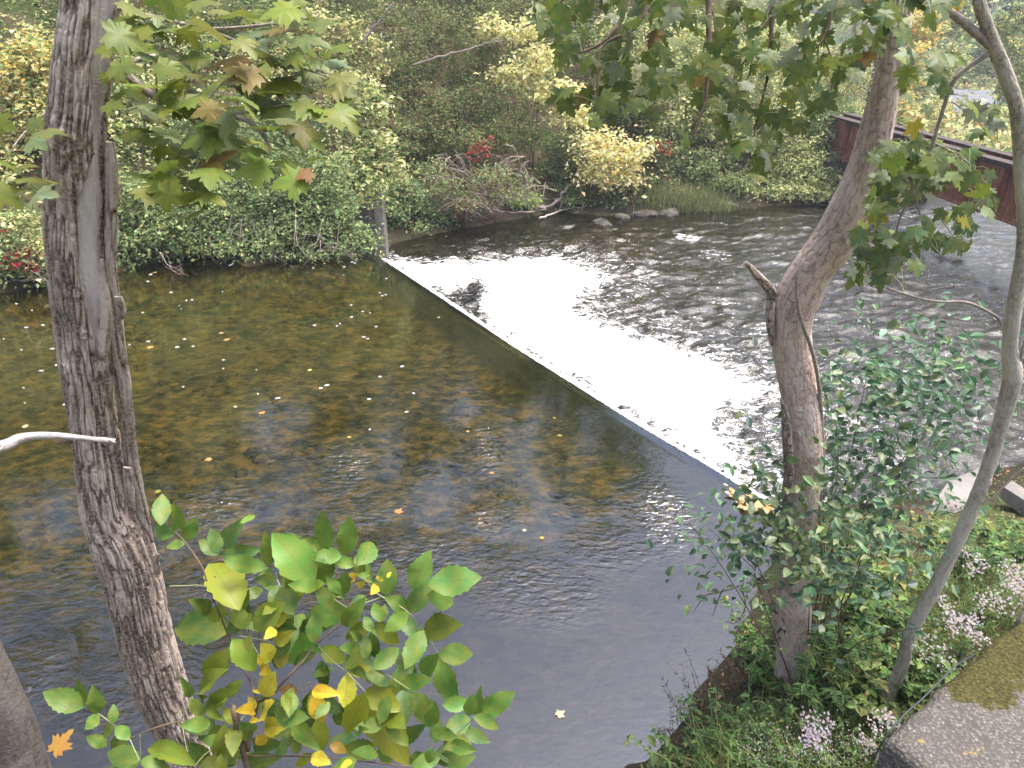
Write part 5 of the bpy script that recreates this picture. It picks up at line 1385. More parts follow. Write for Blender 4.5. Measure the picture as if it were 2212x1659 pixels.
ash = empty('young_ash', (gx_, gy_, float(ground_z(gx_, gy_))), 'young ash with large green and yellowing leaves in the near foreground', 'sapling')
toward = lambda p: unit(CAMP - p)
ash_poly = [zp('A', 700, 1500), zp('A', 1500, 900), zp('B', 700, 900), zp('B', 1100, 1500), zp('E', 1200, 600), zp('E', 1500, 1200), zp('E', 1300, 1640), zp('D', 200, 1640), zp('D', 500, 700)]
for _k in range(115):
    _x, _y = [rng.uniform(min(p[i_] for p in ash_poly), max(p[i_] for p in ash_poly)) for i_ in (0, 1)]
    if bool(inside(np.array(_x), np.array(_y), np.array(ash_poly))):
        _a, _l = rng.uniform(0, 6.28), rng.uniform(230, 400)
        _o = ((_x - ZO['D'][0] * .86406) / .19531, (_y - ZO['D'][1] * .86406) / .19531)
        ASH.append(('D', _o[0], _o[1], _o[0] + _l * math.cos(_a), _o[1] + _l * math.sin(_a), _l * .42, (DG, MG, BL, OD)[_k % 4]))
for q, (k, x0, y0, x1, y1, w, c) in enumerate(ASH):
    bx, by = zp(k, x0, y0); tx, ty = zp(k, x1, y1)
    d = AD + rng.normal(0, .035) + (.10 if c in (DG, BL) else 0) + (-.03 if c in (YL, GL, LG) else 0)
    dt = d + rng.normal(0, .03)
    B_, T_ = ax(bx, by, d), ax(tx, ty, dt)
    n = toward(B_) + np.array([0, 0, .12]) + rng.normal(0, .16, 3)
    wd = w * .19531 * d / FPX
    place_leaf(LEAF[q % 4], ash, B_, T_, min(wd * 1.2, .56 * float(np.linalg.norm(T_ - B_))), n, jitc(c, .10))
STEMS = [
 ([('D', 790, 1680), ('D', 800, 1450), ('D', 860, 1130), ('D', 905, 900)], 52, 'twig_brown'),
 ([('D', 905, 930), ('D', 1060, 850), ('D', 1200, 690), ('D', 1400, 480), ('D', 1570, 270), ('D', 1900, 0), ('B', 330, 1350), ('B', 590, 1150)], 34, 'twig_brown'),
 ([('D', 895, 920), ('D', 850, 760), ('D', 750, 560), ('D', 590, 220), ('A', 870, 1480), ('A', 800, 1310), ('A', 700, 1050), ('A', 640, 870), ('A', 455, 600), ('A', 340, 490), ('A', 190, 415)], 24, 'twig_brown'),
 ([('A', 705, 1100), ('A', 600, 1075), ('A', 470, 1080), ('A', 280, 1085)], 14, 'twig_green'),
 ([('B', 590, 1150), ('B', 700, 1210), ('B', 970, 1370), ('B', 1130, 1560), ('E', 1215, 385), ('E', 1220, 440)], 18, 'twig_green'),
 ([('B', 340, 1345), ('B', 480, 1280), ('B', 670, 1210)], 18, 'twig_green'), ([('B', 405, 855), ('B', 480, 990), ('B', 560, 1080), ('B', 620, 1160)], 14, 'twig_green'),
 ([('E', 600, -10), ('E', 470, 150), ('E', 370, 250), ('E', 200, 420)], 14, 'twig_green'), ([('D', 1580, 320), ('D', 1700, 450), ('D', 1900, 605)], 16, 'twig_green'),
 ([('D', 800, 1530), ('D', 1480, 1530), ('D', 1700, 1550), ('D', 2212, 1600), ('E', 880, 1640), ('E', 1200, 1655)], 22, 'twig_brown'),
 ([('C', 1090, 1335), ('C', 1350, 1220), ('C', 1650, 1140), ('C', 1850, 1150), ('C', 2050, 1200), ('D', 610, 1240), ('D', 780, 1330)], 20, 'twig_brown'),
 ([('C', 1090, 1335), ('C', 910, 1190), ('C', 745, 1065), ('C', 580, 985)], 14, 'twig_green'), ([('C', 1085, 1345), ('C', 1130, 1450), ('C', 1190, 1575)], 14, 'twig_green'), ([('C', 1195, 1295), ('C', 1200, 1575)], 12, 'twig_green'),
 ([('C', 1655, 1130), ('C', 1740, 900), ('C', 1770, 850), ('C', 1845, 828)], 12, 'twig_green'), ([('C', 1655, 1150), ('C', 1720, 1480), ('C', 1803, 1622)], 12, 'twig_green'),
 ([('D', 210, 1630), ('D', 380, 1470), ('D', 690, 1410), ('D', 735, 1340)], 14, 'twig_green'), ([('E', 505, 1400), ('E', 530, 1600)], 12, 'twig_green'), ([('E', 655, 625), ('E', 810, 730), ('E', 940, 815)], 14, 'twig_green'),
 ([('E', 1640, 1080), ('E', 1480, 1230), ('E', 1190, 1480), ('E', 1190, 1650)], 14, 'twig_green'), ([('A', 1470, 1010), ('A', 1560, 1200), ('A', 1665, 1420), ('A', 1700, 1600)], 12, 'twig_green'), ([('A', 1870, 780), ('A', 1890, 980), ('A', 1935, 1110)], 12, 'twig_green'),
 ([('D', 780, 120), ('D', 830, 250), ('D', 930, 430)], 12, 'twig_green'), ([('D', 700, 195), ('D', 880, 230), ('D', 1060, 268)], 11, 'twig_green'), ([('D', 690, 1160), ('D', 780, 1050)], 11, 'twig_green'), ([('D', 1095, 960), ('D', 1280, 850), ('D', 1490, 700)], 12, 'twig_green'), ([('B', 165, 1235), ('B', 335, 1350)], 14, 'twig_green'),
 ([('D', 660, 1659), ('D', 690, 1490), ('D', 735, 1340)], 14, 'twig_green'), ([('D', 1700, 1560), ('D', 1750, 1680)], 11, 'twig_green'), ([('D', 1890, 600), ('D', 2080, 800), ('E', 410, 810)], 14, 'twig_green'),
]
for q, (pts, w, m) in enumerate(STEMS):
    acc = Acc()
    P = [ax(*zp(*p), AD + .02 + .03 * math.sin(q * 2.3 + i_)) for i_, p in enumerate(pts)]
    r0 = w / 2 * .19531 * AD / FPX
    if q == 0:
        P = [np.array([gx_, gy_, float(ground_z(gx_, gy_)) - .1]), np.array([gx_, gy_ - .06, 2.6])] + P
        tube(acc, smooth_path(P, 60), np.linspace(r0 * 1.5, r0 * .75, 60), 9)
    else:
        n = 8 * len(P)
        tube(acc, smooth_path(P, n), np.linspace(r0, r0 * .6, n), 6)
    under(obj('stem' if q == 0 else 'twig', acc.mesh('ash_stem'), MAT[m]), ash)

# ------------------------------------------------------------------ maples
def in_poly_px(px, py, poly):
    return bool(inside(np.array(px), np.array(py), np.array(poly, float)))
def poisson(poly, n, mind, tries=6000, wt=None):
    poly = np.array(poly, float)
    lo, hi = poly.min(0), poly.max(0)
    out = []
    for _ in range(tries):
        if len(out) >= n: break
        p = rng.uniform(lo, hi)
        if not in_poly_px(p[0], p[1], poly): continue
        if wt is not None and rng.random() > wt(p): continue
        if all((p[0] - q[0]) ** 2 + ((p[1] - q[1]) * 1.5) ** 2 > mind ** 2 for q in out):
            out.append(p)
    return out
def twig_set(lists, ra, parent, m, name='branch'):
    pts = []
    for (P, r0, r1) in lists:
        acc = Acc()
        n = 9 * len(P)
        path = smooth_path(np.array(P), n)
        tube(acc, path, np.linspace(r0, r1, n), 7)
        pts.append(path)
        under(obj(name, acc.mesh(name), MAT[m]), parent)
    return np.concatenate(pts)
def petioles(parent, bases, twigs, m='twig_green', maxd=.22):
    acc = Acc()
    for B_ in bases:
        d = np.linalg.norm(twigs - B_, axis=1)
        k = int(np.argmin(d + .25 * np.abs(rng.normal(0, .1, len(d)))))
        if d[k] > maxd: continue
        mid = (twigs[k] + B_) / 2 + np.array([0, 0, .015])
        tube(acc, smooth_path([twigs[k], mid, B_], 5), np.linspace(.0022, .0013, 5), 4, caps=False)
    if acc.n: under(obj('petioles', acc.mesh('petioles'), MAT[m], kind='stuff'), parent)

# left: hanging spray behind the dead trunk
A3 = lambda x, y, a=3.15: ax(x, y, a)
mx_, my_ = -2.9, 3.2
tw_path = [A3(150, -160, 3.5), A3(165, 20, 3.4), A3(230, 125, 3.2), A3(281, 168, 3.1), A3(332, 207, 3.05), A3(391, 230, 3.0), A3(469, 244, 2.95), A3(527, 258, 2.9), A3(563, 285, 2.88), A3(586, 324, 2.86)]
lm = empty('maple', (-3.3, 2.6, float(ground_z(-3.3, 2.6))), 'maple with broad light green leaves hanging in at the top left', 'tree')
P = [np.array([-3.3, 2.6, float(ground_z(-3.3, 2.6)) - .2]), np.array([-3.35, 2.6, 4.0]), np.array([-3.2, 2.7, 7.0]), np.array([-3.0, 3.0, 9.5])]
trunk('trunk', P, [.16, .14, .12, .08], 120, 40, .008, 40, 12, 71, 'bark_smooth', lm, None, .6)
lt = twig_set([(np.array([np.array([-3.2, 2.7, 7.0]), A3(120, -330, 3.6)] + tw_path), .030, .006),
               ([A3(496, 246, 2.94), A3(560, 238, 2.9), A3(625, 225, 2.88), A3(700, 222, 2.85)], .007, .003), ([A3(430, 234, 2.98), A3(470, 190, 3.0), A3(508, 152, 3.0)], .006, .003),
               ([A3(281, 175, 3.1), A3(305, 234, 3.05), A3(312, 266, 3.0), A3(309, 332, 2.98), A3(293, 379, 2.95)], .008, .003), ([A3(312, 280, 3.0), A3(350, 350, 2.95), A3(400, 410, 2.9)], .005, .002),
               ([A3(165, -40, 3.4), A3(242, 8, 3.3), A3(293, 27, 3.2), A3(370, 45, 3.1), A3(449, 62, 3.0), A3(560, 55, 2.95), A3(660, 40, 2.9)], .014, .004), ([A3(262, 70, 3.2), A3(336, 117, 3.1), A3(380, 150, 3.05), A3(402, 180, 3.0)], .008, .003),
               ([A3(449, 62, 3.0), A3(560, 110, 2.95), A3(660, 150, 2.9), A3(730, 170, 2.88)], .006, .003), ([A3(160, 200, 3.4), A3(109, 234, 3.3), A3(51, 289, 3.2), A3(20, 330, 3.15)], .007, .003)], 0, lm, 'twig_grey')
polyL = [(235, -10), (640, -10), (700, 60), (775, 160), (740, 260), (700, 340), (610, 360), (540, 330), (470, 380), (440, 470), (380, 440), (330, 420), (285, 380), (245, 300), (240, 150)]
pts = poisson(polyL, 128, 25) + poisson([(0, 230), (100, 230), (105, 420), (0, 430)], 9, 30)
LGm, MGm = (.15, .215, .05), (.11, .17, .055)
bases = []
for q, (px, py) in enumerate(pts):
    a = 2.9 + rng.normal(0, .16)
    B_ = ax(px, py, a)
    ang = rng.normal(0, 1.1)
    d = np.array([math.cos(ang) * .9, -.25 + .5 * math.sin(ang), -.22 + rng.normal(0, .22)])
    L = rng.uniform(.09, .15)
    u = rng.random()
    c = (.14, .2, .03) if u < .25 else LGm if u < .58 else MGm if u < .78 else (.20, .27, .16) if u < .93 else (.24, .24, .07) if u < .985 else (.2, .12, .05)
    n = np.array([.1, -.22, 1.0]) + rng.normal(0, .30, 3)
    place_leaf(MLEAF[q % 4], lm, B_ - unit(d) * L * .4, B_ + unit(d) * L * .6, L, n, jitc(c))
    bases.append(B_ - unit(d) * L * .4)
petioles(lm, bases, lt)
for (px, py, w, c) in [(520, 162, 80, (.38, .27, .13)), (440, 238, 60, (.36, .26, .08)), (730, 250, 40, (.34, .12, .04)), (655, 375, 40, (.30, .12, .05)), (600, 20, 90, (.24, .34, .05)), (470, 262, 75, (.17, .25, .10)), (540, 365, 80, (.17, .30, .04)), (620, 390, 80, (.19, .31, .05)), (345, 400, 70, (.20, .27, .03)), (430, 300, 90, (.15, .24, .04))]:
    a = 2.75; L = w * a / FPX
    B_ = ax(px + w * .45, py - 4, a); T_ = ax(px - w * .5, py + 10, a - .03)
    place_leaf(MLEAF[1], lm, B_, T_, L * .95, np.array([0, -.75, .9]) + rng.normal(0, .15, 3), c)
dst = [A3(273, 141, 3.0), A3(300, 128, 3.02), A3(336, 120, 3.05)]
acc = Acc(); tube(acc, smooth_path(dst, 14), np.linspace(.012, .008, 14), 7); under(obj('dead_stub', acc.mesh('dead_stub'), MAT['twig_pale']), lm)

# right: canopy hanging over the rapids, its leaf colours darkened to look backlit
rm = empty('overhanging_maple', (1.2, .4, float(ground_z(1.2, .4))), 'maple canopy of green leaves coloured dark as if backlit, hanging over the rapids at top right', 'tree')
P = [np.array([3.2, -1.2, float(ground_z(3.2, -1.2)) - .2]), np.array([3.2, -1.1, 5.0]), np.array([3.0, -.4, 8.0]), np.array([2.2, 1.6, 10.0])]
rm.location = (3.2, -1.2, float(ground_z(3.2, -1.2)))
trunk('trunk', P, [.2, .17, .14, .08], 120, 40, .008, 40, 12, 73, 'bark_smooth', rm, None, .6)
up_ = np.array([2.2, 1.6, 10.0])
B3 = lambda x, y, a=3.7: ax(x, y, a)
rt = twig_set([(np.array([up_, B3(1560, -420, 3.6), B3(1535, -120), B3(1531, 0), B3(1531, 117), B3(1524, 215), B3(1504, 270), B3(1496, 297)]), .025, .004), ([B3(1540, 25), B3(1545, 60), B3(1548, 105)], .005, .003),
               (np.array([up_, B3(1690, -400, 3.7), B3(1672, -120, 3.8), B3(1668, 0, 3.8), B3(1666, 78, 3.8), B3(1660, 156, 3.8), B3(1637, 254, 3.8), B3(1621, 330, 3.8)]), .02, .003), (np.array([up_, B3(1420, -300, 3.6), B3(1355, 0), B3(1316, 78), B3(1260, 112), B3(1200, 120)]), .018, .003),
               (np.array([up_, B3(1450, -260, 3.6), B3(1394, 27), B3(1304, 98), B3(1290, 180), B3(1290, 250)]), .014, .003), (np.array([up_, B3(1830, -300, 3.9), B3(1800, 0, 3.9), B3(1780, 80, 3.9), B3(1740, 120, 3.9), B3(1690, 140, 3.9)]), .014, .003),
               (np.array([up_, B3(1300, -240, 3.6), B3(1230, -30), B3(1180, 30), B3(1130, 60)]), .014, .003), (np.array([up_, B3(1900, -250, 4.0), B3(1900, -20, 4.0), B3(1890, 30, 4.0), B3(1860, 60, 4.0)]), .014, .004), ([B3(1668, 30, 3.8), B3(1600, 120, 3.7), B3(1580, 200, 3.7)], .005, .002), ([B3(1780, 80, 3.9), B3(1800, 150, 3.9), B3(1790, 230, 3.9)], .005, .002)], 0, rm, 'twig_brown')
polyR = [(1095, -10), (1925, -10), (1900, 110), (1850, 150), (1800, 220), (1760, 250), (1690, 300), (1640, 390), (1600, 340), (1560, 290), (1500, 345), (1450, 260), (1390, 240), (1300, 270), (1200, 235), (1210, 120), (1160, 60)]
def wtR(p):
    return .35 + .65 * sstep(-.25, .35, fbm(p3(p[0] / 95, p[1] / 80), 2, 87))
pts = poisson(polyR, 215, 21, 9000, lambda p: float(wtR(p)))
bases = []
for q, (px, py) in enumerate(pts):
    a = 3.75 + rng.normal(0, .22)
    B_ = ax(px, py, a)
    d = np.array([rng.normal(0, .8), rng.normal(-.2, .4), -.75 + rng.normal(0, .35)])
    L = rng.uniform(.08, .13)
    u = rng.random()
    c = (.06, .115, .04) if u < .35 else (.075, .145, .045) if u < .72 else (.11, .18, .045) if u < .88 else (.11, .155, .12) if u < .99 else (.2, .12, .06)
    n = np.array([0, -.45, .8]) + rng.normal(0, .5, 3)
    place_leaf(MLEAF[q % 4], rm, B_ - unit(d) * L * .4, B_ + unit(d) * L * .6, L, n, jitc(c))
    bases.append(B_ - unit(d) * L * .4)
petioles(rm, bases, rt)

# thin maple at the right edge, with its own leaves
TT = [(2114, -60, 26), (2114, 0, 28), (2148, 100, 32), (2168, 150, 33), (2196, 234, 33), (2205, 352, 30), (2209, 430, 28), (2209, 518, 26), (2204, 577, 30), (2189, 675, 36), (2181, 753, 34), (2187, 815, 44), (2164, 909, 36), (2131, 1018, 30), (2090, 1120, 33), (2028, 1253, 32), (1969, 1362, 31), (1946, 1445, 30)]
P, R = [], []
for (x, y, w) in TT:
    p = aty(x, y, 3.75 + .5 * max(0, y) / 1440)
    P.append(p); R.append(w / 2 * .80 * axial(p) / FPX)
P.append(P[-1] + [-.03, .02, -.35]); R.append(R[-1] * 1.2)
ym = empty('slender_maple', P[-2], 'slender leaning maple with thin trunk at the right edge', 'tree')
trunk('trunk', P, R, 420, 60, .006, 60, 22, 53, 'bark_smooth', ym, None, .5, knots=[(1.7, .60, .03, .012), (.6, .585, .03, .016)])
TA = lambda x, y, o=0.0: aty(x, y, 3.75 + .5 * max(0, y) / 1440 + o)
yt = twig_set([([TA(2150, 108), TA(2060, 32), TA(1985, -8), TA(1900, -60)], .022, .012), ([TA(2145, 111), TA(2112, 131), TA(2073, 160), TA(2053, 189), TA(2040, 228), TA(2014, 312), TA(1999, 347), TA(1971, 415), TA(1946, 466)], .013, .006),
               ([TA(2163, 703), TA(2151, 683), TA(2092, 654), TA(2034, 652), TA(1985, 644), TA(1917, 623)], .009, .006), ([TA(2014, 308), TA(1985, 318), TA(1960, 312), TA(1945, 300)], .004, .002), ([TA(2016, 308), TA(2060, 330), TA(2100, 360), TA(2130, 400), TA(2150, 450)], .005, .002),
               ([TA(1971, 415), TA(1945, 400), TA(1925, 376)], .005, .002), ([TA(1973, 415), TA(1985, 455), TA(2000, 500), TA(2008, 520), TA(2030, 550)], .005, .002), ([TA(1971, 415), TA(1930, 430), TA(1890, 425)], .005, .002), ([TA(1946, 466), TA(1930, 520), TA(1915, 580)], .005, .002),
               ([TA(2015, 450), TA(2045, 490), TA(2065, 520)], .004, .002), ([TA(2055, 219), TA(2090, 240), TA(2125, 246), TA(2150, 270), TA(2155, 300)], .004, .002), ([TA(2199, 800, -.02), TA(2212, 740, -.04), TA(2230, 690, -.05)], .008, .006), ([TA(2100, 1096, -.02), TA(2140, 1078, -.06), TA(2170, 1050, -.06), TA(2212, 1010, -.06)], .006, .004)], 0, ym, 'twig_grey')
regs = [([(1890, 300), (2030, 300), (2060, 380), (2010, 420), (1950, 440), (1880, 480), (1850, 600), (1830, 590), (1860, 480), (1890, 400)], 62), ([(2020, 320), (2110, 330), (2160, 420), (2140, 470), (2080, 400), (2040, 380)], 17), ([(1980, 470), (2100, 450), (2110, 540), (2050, 550), (1990, 520)], 16), ([(1880, 500), (1990, 500), (1985, 590), (1900, 620), (1840, 610)], 30), ([(1960, 60), (2080, 100), (2060, 200), (1990, 260), (1940, 200)], 14), ([(2090, 230), (2160, 230), (2160, 310), (2110, 310)], 8), ([(1900, -10), (2080, -10), (2060, 60), (1920, 60)], 14), ([(1890, 20), (1975, 20), (1960, 80), (1900, 80)], 6)]
bases = []
for poly, n in regs:
    for q, (px, py) in enumerate(poisson(poly, n, 15, 2500)):
        B_ = TA(px, py, rng.normal(0, .12))
        d = np.array([rng.normal(0, .8), rng.normal(-.3, .3), -.6 + rng.normal(0, .3)])
        L = rng.uniform(.07, .125)
        u = rng.random()
        c = (.09, .17, .07) if u < .4 else (.12, .20, .10) if u < .65 else (.18, .27, .05) if u < .9 else (.20, .25, .20) if u < .97 else (.45, .36, .05)
        n_ = np.array([0, -.6, .75]) + rng.normal(0, .45, 3)
        place_leaf(MLEAF[q % 4], ym, B_ - unit(d) * L * .4, B_ + unit(d) * L * .6, L, n_, jitc(c))
        bases.append(B_ - unit(d) * L * .4)
petioles(ym, bases, yt)
place_leaf(MLEAF[0], ym, TA(1975, 265, -.1), TA(1978, 305, -.1), .10, np.array([0, -1, .4]), (.55, .42, .05))

# ------------------------------------------------------------------ near right bank
# concrete wing wall in the corner, exposed aggregate with moss
b = NB('aggregate_concrete')
pos = b.pos()
v1 = b.n('ShaderNodeTexVoronoi', {'Vector': pos, 'Scale': 46.0})
n1 = b.noise(pos, 5, 5, .6); n2 = b.noise(pos, 90, 3)
agg = b.ramp(v1.outputs['Color'], [(.0, (.06, .055, .05)), (.35, (.125, .114, .103)), (.7, (.16, .148, .134)), (1, (.25, .235, .215))])
base = b.mix(b.ramp(v1.outputs['Distance'], [(.35, (0, 0, 0)), (.6, (1, 1, 1))]).outputs[0], agg.outputs[0], (.085, .076, .068))
lich = b.ramp(b.noise(pos, 11, 3).outputs['Fac'], [(.66, (0, 0, 0)), (.72, (1, 1, 1))])
base2 = b.mix(b.math('MULTIPLY', lich.outputs[0], .6), base, (.42, .28, .08))
base3 = b.mix(b.ramp(n1.outputs['Fac'], [(.35, (0, 0, 0)), (.7, (.6, .6, .6))]).outputs[0], base2, b.mix(.5, base2, (.12, .11, .10)))
mossm = b.attr('moss').outputs['Fac']
mn = b.math('ADD', mossm, b.math('MULTIPLY', b.math('SUBTRACT', n1.outputs['Fac'], .5), 2.2))
mfac = b.ramp(mn, [(.46, (0, 0, 0)), (.56, (1, 1, 1))])
mcol = b.ramp(b.noise(pos, 45, 4, .7).outputs['Fac'], [(.35, (.022, .022, .008)), (.55, (.065, .06, .018)), (.7, (.13, .11, .035))])
cfin = b.mix(mfac.outputs[0], base3, mcol.outputs[0])
hh = b.math('ADD', b.math('MULTIPLY', v1.outputs['Distance'], -.8), b.math('MULTIPLY', n2.outputs['Fac'], .6))
MAT['aggregate'] = b.surf(b.bsdf(cfin, .9, .15, b.bump(hh, .012, 1.0)))
ZW = 1.75
K0 = atz(1917, 1597, ZW)[:2]; K1 = atz(2212, 1318, ZW)[:2]
ke = (K1 - K0) / np.linalg.norm(K1 - K0)
kn = np.array([ke[1], -ke[0]])
nu, nv_ = 110, 60
U, Vv = np.meshgrid(np.linspace(0, 3.4, nu), np.linspace(0, 1.9, nv_))
edge = np.minimum(np.minimum(U, Vv), .05) / .05
XYn = .05 * fbm(p3(U * 4, Vv * 4), 3, 98)
Zt = ZW - .05 * (1 - edge) ** 2 + .018 * fbm(p3(U * 3, Vv * 3), 4, 95) + .006 * fbm(p3(U * 22, Vv * 22), 2, 96)
XY = K0 + (U + XYn * (1 - edge))[..., None] * ke + (Vv + XYn * (1 - edge))[..., None] * kn
c_m = atz(2150, 1420, ZW)[:2]
dm = (np.stack([XY[..., 0], XY[..., 1]], -1) - c_m)
um, vm = dm @ ke, dm @ kn
moss = 1 - sstep(.3, 1.2, np.hypot(um / .8, (vm - .02) / .34))
top = np.concatenate([XY, Zt[..., None]], -1)
Q = grid_faces(np.ones(U.shape, bool), *U.shape)
Vt = top.reshape(-1, 3)
# side skirts
ring = [(0, j) for j in range(nu)] + [(i_, nu - 1) for i_ in range(1, nv_)] + [(nv_ - 1, j) for j in range(nu - 2, -1, -1)] + [(i_, 0) for i_ in range(nv_ - 2, 0, -1)]
rid = np.array([i_ * nu + j for i_, j in ring])
low = Vt[rid].copy(); low[:, 2] = 0.0
low += np.concatenate([.02 * fbm(low * 4, 3, 97)[:, None]] * 2 + [np.zeros((len(low), 1))], 1)
n0 = len(Vt)
kk = np.arange(len(rid))
Qs = np.stack([rid, n0 + kk, n0 + (kk + 1) % len(rid), rid[(kk + 1) % len(rid)]], -1)
obj('concrete_wall', mesh_from('concrete_wall', np.concatenate([Vt, low]), np.concatenate([Q, Qs]), {'moss': np.concatenate([moss.ravel(), np.zeros(len(low))])}, True), MAT['aggregate'],
    label='rough concrete wall top with a patch of brown moss, bottom right corner', cat='wall')
# black cable along its edge
P = [(*(K0 - kn * .03 + ke * s), ZW + z) for s, z in ((-.05, -.25), (.05, -.05), (.25, .02), (.5, .01), (.75, .03), (1.0, .02), (1.3, -.08))]
acc = Acc(); tube(acc, smooth_path(P, 50), .0065, 8)
MAT['cable'] = simple('black_rubber', (.03, .035, .04), .5, .4, 10, .2)
obj('cable', acc.mesh('cable'), MAT['cable'], label='black cable running along the edge of the mossy concrete wall', cat='cable')
# broken slabs further down the bank
for lab, px, z, th in (('sloping concrete slab at the water behind the thin trunk', [(2008, 1096), (2050, 1040), (2130, 1010), (2120, 1090), (2060, 1118)], -.35, .25), ('small tilted concrete block at the right edge of the bank', [(2168, 1052), (2185, 1040), (2240, 1080), (2225, 1098)], .0, .18)):
    lo = [[*atz(x, y, z)[:2], z - th] for x, y in px]
    hi = [[*atz(x, y, z)[:2], z + .02 * k_] for k_, (x, y) in enumerate(px)]
    obj('concrete_slab', box_mesh('concrete_slab', lo, hi), MAT['concrete'], label=lab, cat='slab', group='broken slabs on the near bank')

# ---- honeysuckle-like shrub around the leaning trunk
sh_lobes = [(1830, 800, 5.2, 60, 60), (1900, 850, 5.1, 90, 80), (2010, 750, 5.2, 90, 60), (2070, 880, 5.1, 60, 70), (1950, 700, 5.3, 50, 30), (1580, 1220, 4.6, 60, 50), (1980, 900, 5.0, 80, 80), (1850, 960, 5.0, 80, 90), (1930, 1020, 4.9, 90, 80), (1800, 1080, 4.8, 80, 70), (1720, 1120, 4.4, 90, 60), (1640, 1180, 4.6, 80, 60), (1760, 1180, 4.4, 100, 70), (1880, 1120, 4.7, 80, 70), (1800, 1250, 4.6, 90, 50), (1900, 1230, 4.7, 70, 50), (1600, 1110, 4.8, 50, 40), (2080, 800, 5.2, 50, 40), (1720, 1020, 4.3, 30, 50)]
L_ = lobes_px(sh_lobes)
hb = np.array([2.95, 5.05, float(ground_z(2.95, 5.05))])
hs = empty('broadleaf_shrub', hb, 'dense dark green shrub growing around the foot of the leaning trunk', 'shrub')
HP = [((.078, .15, .08), 3), ((.118, .205, .118), 4), ((.15, .245, .12), 2), ((.18, .25, .185), 2)]
P, D = crown_points(L_, 2200, .21, 6, .1)
m = len(P)
N = np.array([0, -.45, .9]) + D * .3 + rng.standard_normal((m, 3)) * .45
A = rng.standard_normal((m, 3)) * [1, 1, .5] + D * .7 + [0, 0, -.15]
Ls = rng.uniform(.06, .115, m)
cols = pick(HP, m)
order = np.argsort(np.linalg.norm(P - CAMP, axis=1) + rng.normal(0, .25, m))
big = order[:300]
rest = order[300:]
for q in big:
    a_ = unit(A[q])
    place_leaf(SLEAF[q % 3], hs, P[q] - a_ * Ls[q] / 2, P[q] + a_ * Ls[q] / 2, Ls[q] * .52, N[q], cols[q])
under(obj('foliage', leaf_cloud('shrub_foliage', P[rest], A[rest], N[rest], Ls[rest], Ls[rest] * .52, cols[rest], detail=1), MAT['foliage'], kind='stuff'), hs)
acc = Acc()
for q in range(30):
    e = P[rng.integers(m)]
    b0 = hb + [rng.normal(0, .2), rng.normal(0, .15), -.1]
    mid = b0 * .5 + e * .5 + rng.normal(0, .12, 3) + [0, 0, .15]
    path = smooth_path([b0, mid, e], 10)
    tube(acc, path, np.linspace(.008, .002, 10), 5)
    for u in range(2):
        f_ = path[rng.integers(4, 9)]; e2 = f_ + rng.normal(0, .16, 3)
        tube(acc, [f_, (f_ + e2) / 2 + rng.normal(0, .02, 3), e2], [.003, .0022, .0015], 4)
under(obj('branches', acc.mesh('shrub_branches'), MAT['twig_brown']), hs)
acc = Acc()
for P_ in ([(1660, 1240, 4.5), (1600, 1265, 4.5), (1545, 1280, 4.45), (1505, 1260, 4.45)], [(1560, 1275, 4.45), (1550, 1300, 4.45), (1540, 1330, 4.45)], [(1600, 1265, 4.5), (1610, 1310, 4.5), (1590, 1345, 4.5), (1560, 1340, 4.5)], [(1640, 1250, 4.5), (1680, 1290, 4.5), (1710, 1330, 4.45)], [(1545, 1280, 4.45), (1520, 1290, 4.45), (1500, 1320, 4.45)]):
    tube(acc, smooth_path([aty(*p) for p in P_], 20), np.linspace(.006, .002, 20), 5)
under(obj('bare_twigs', acc.mesh('bare_twigs'), MAT['twig_brown']), hs)

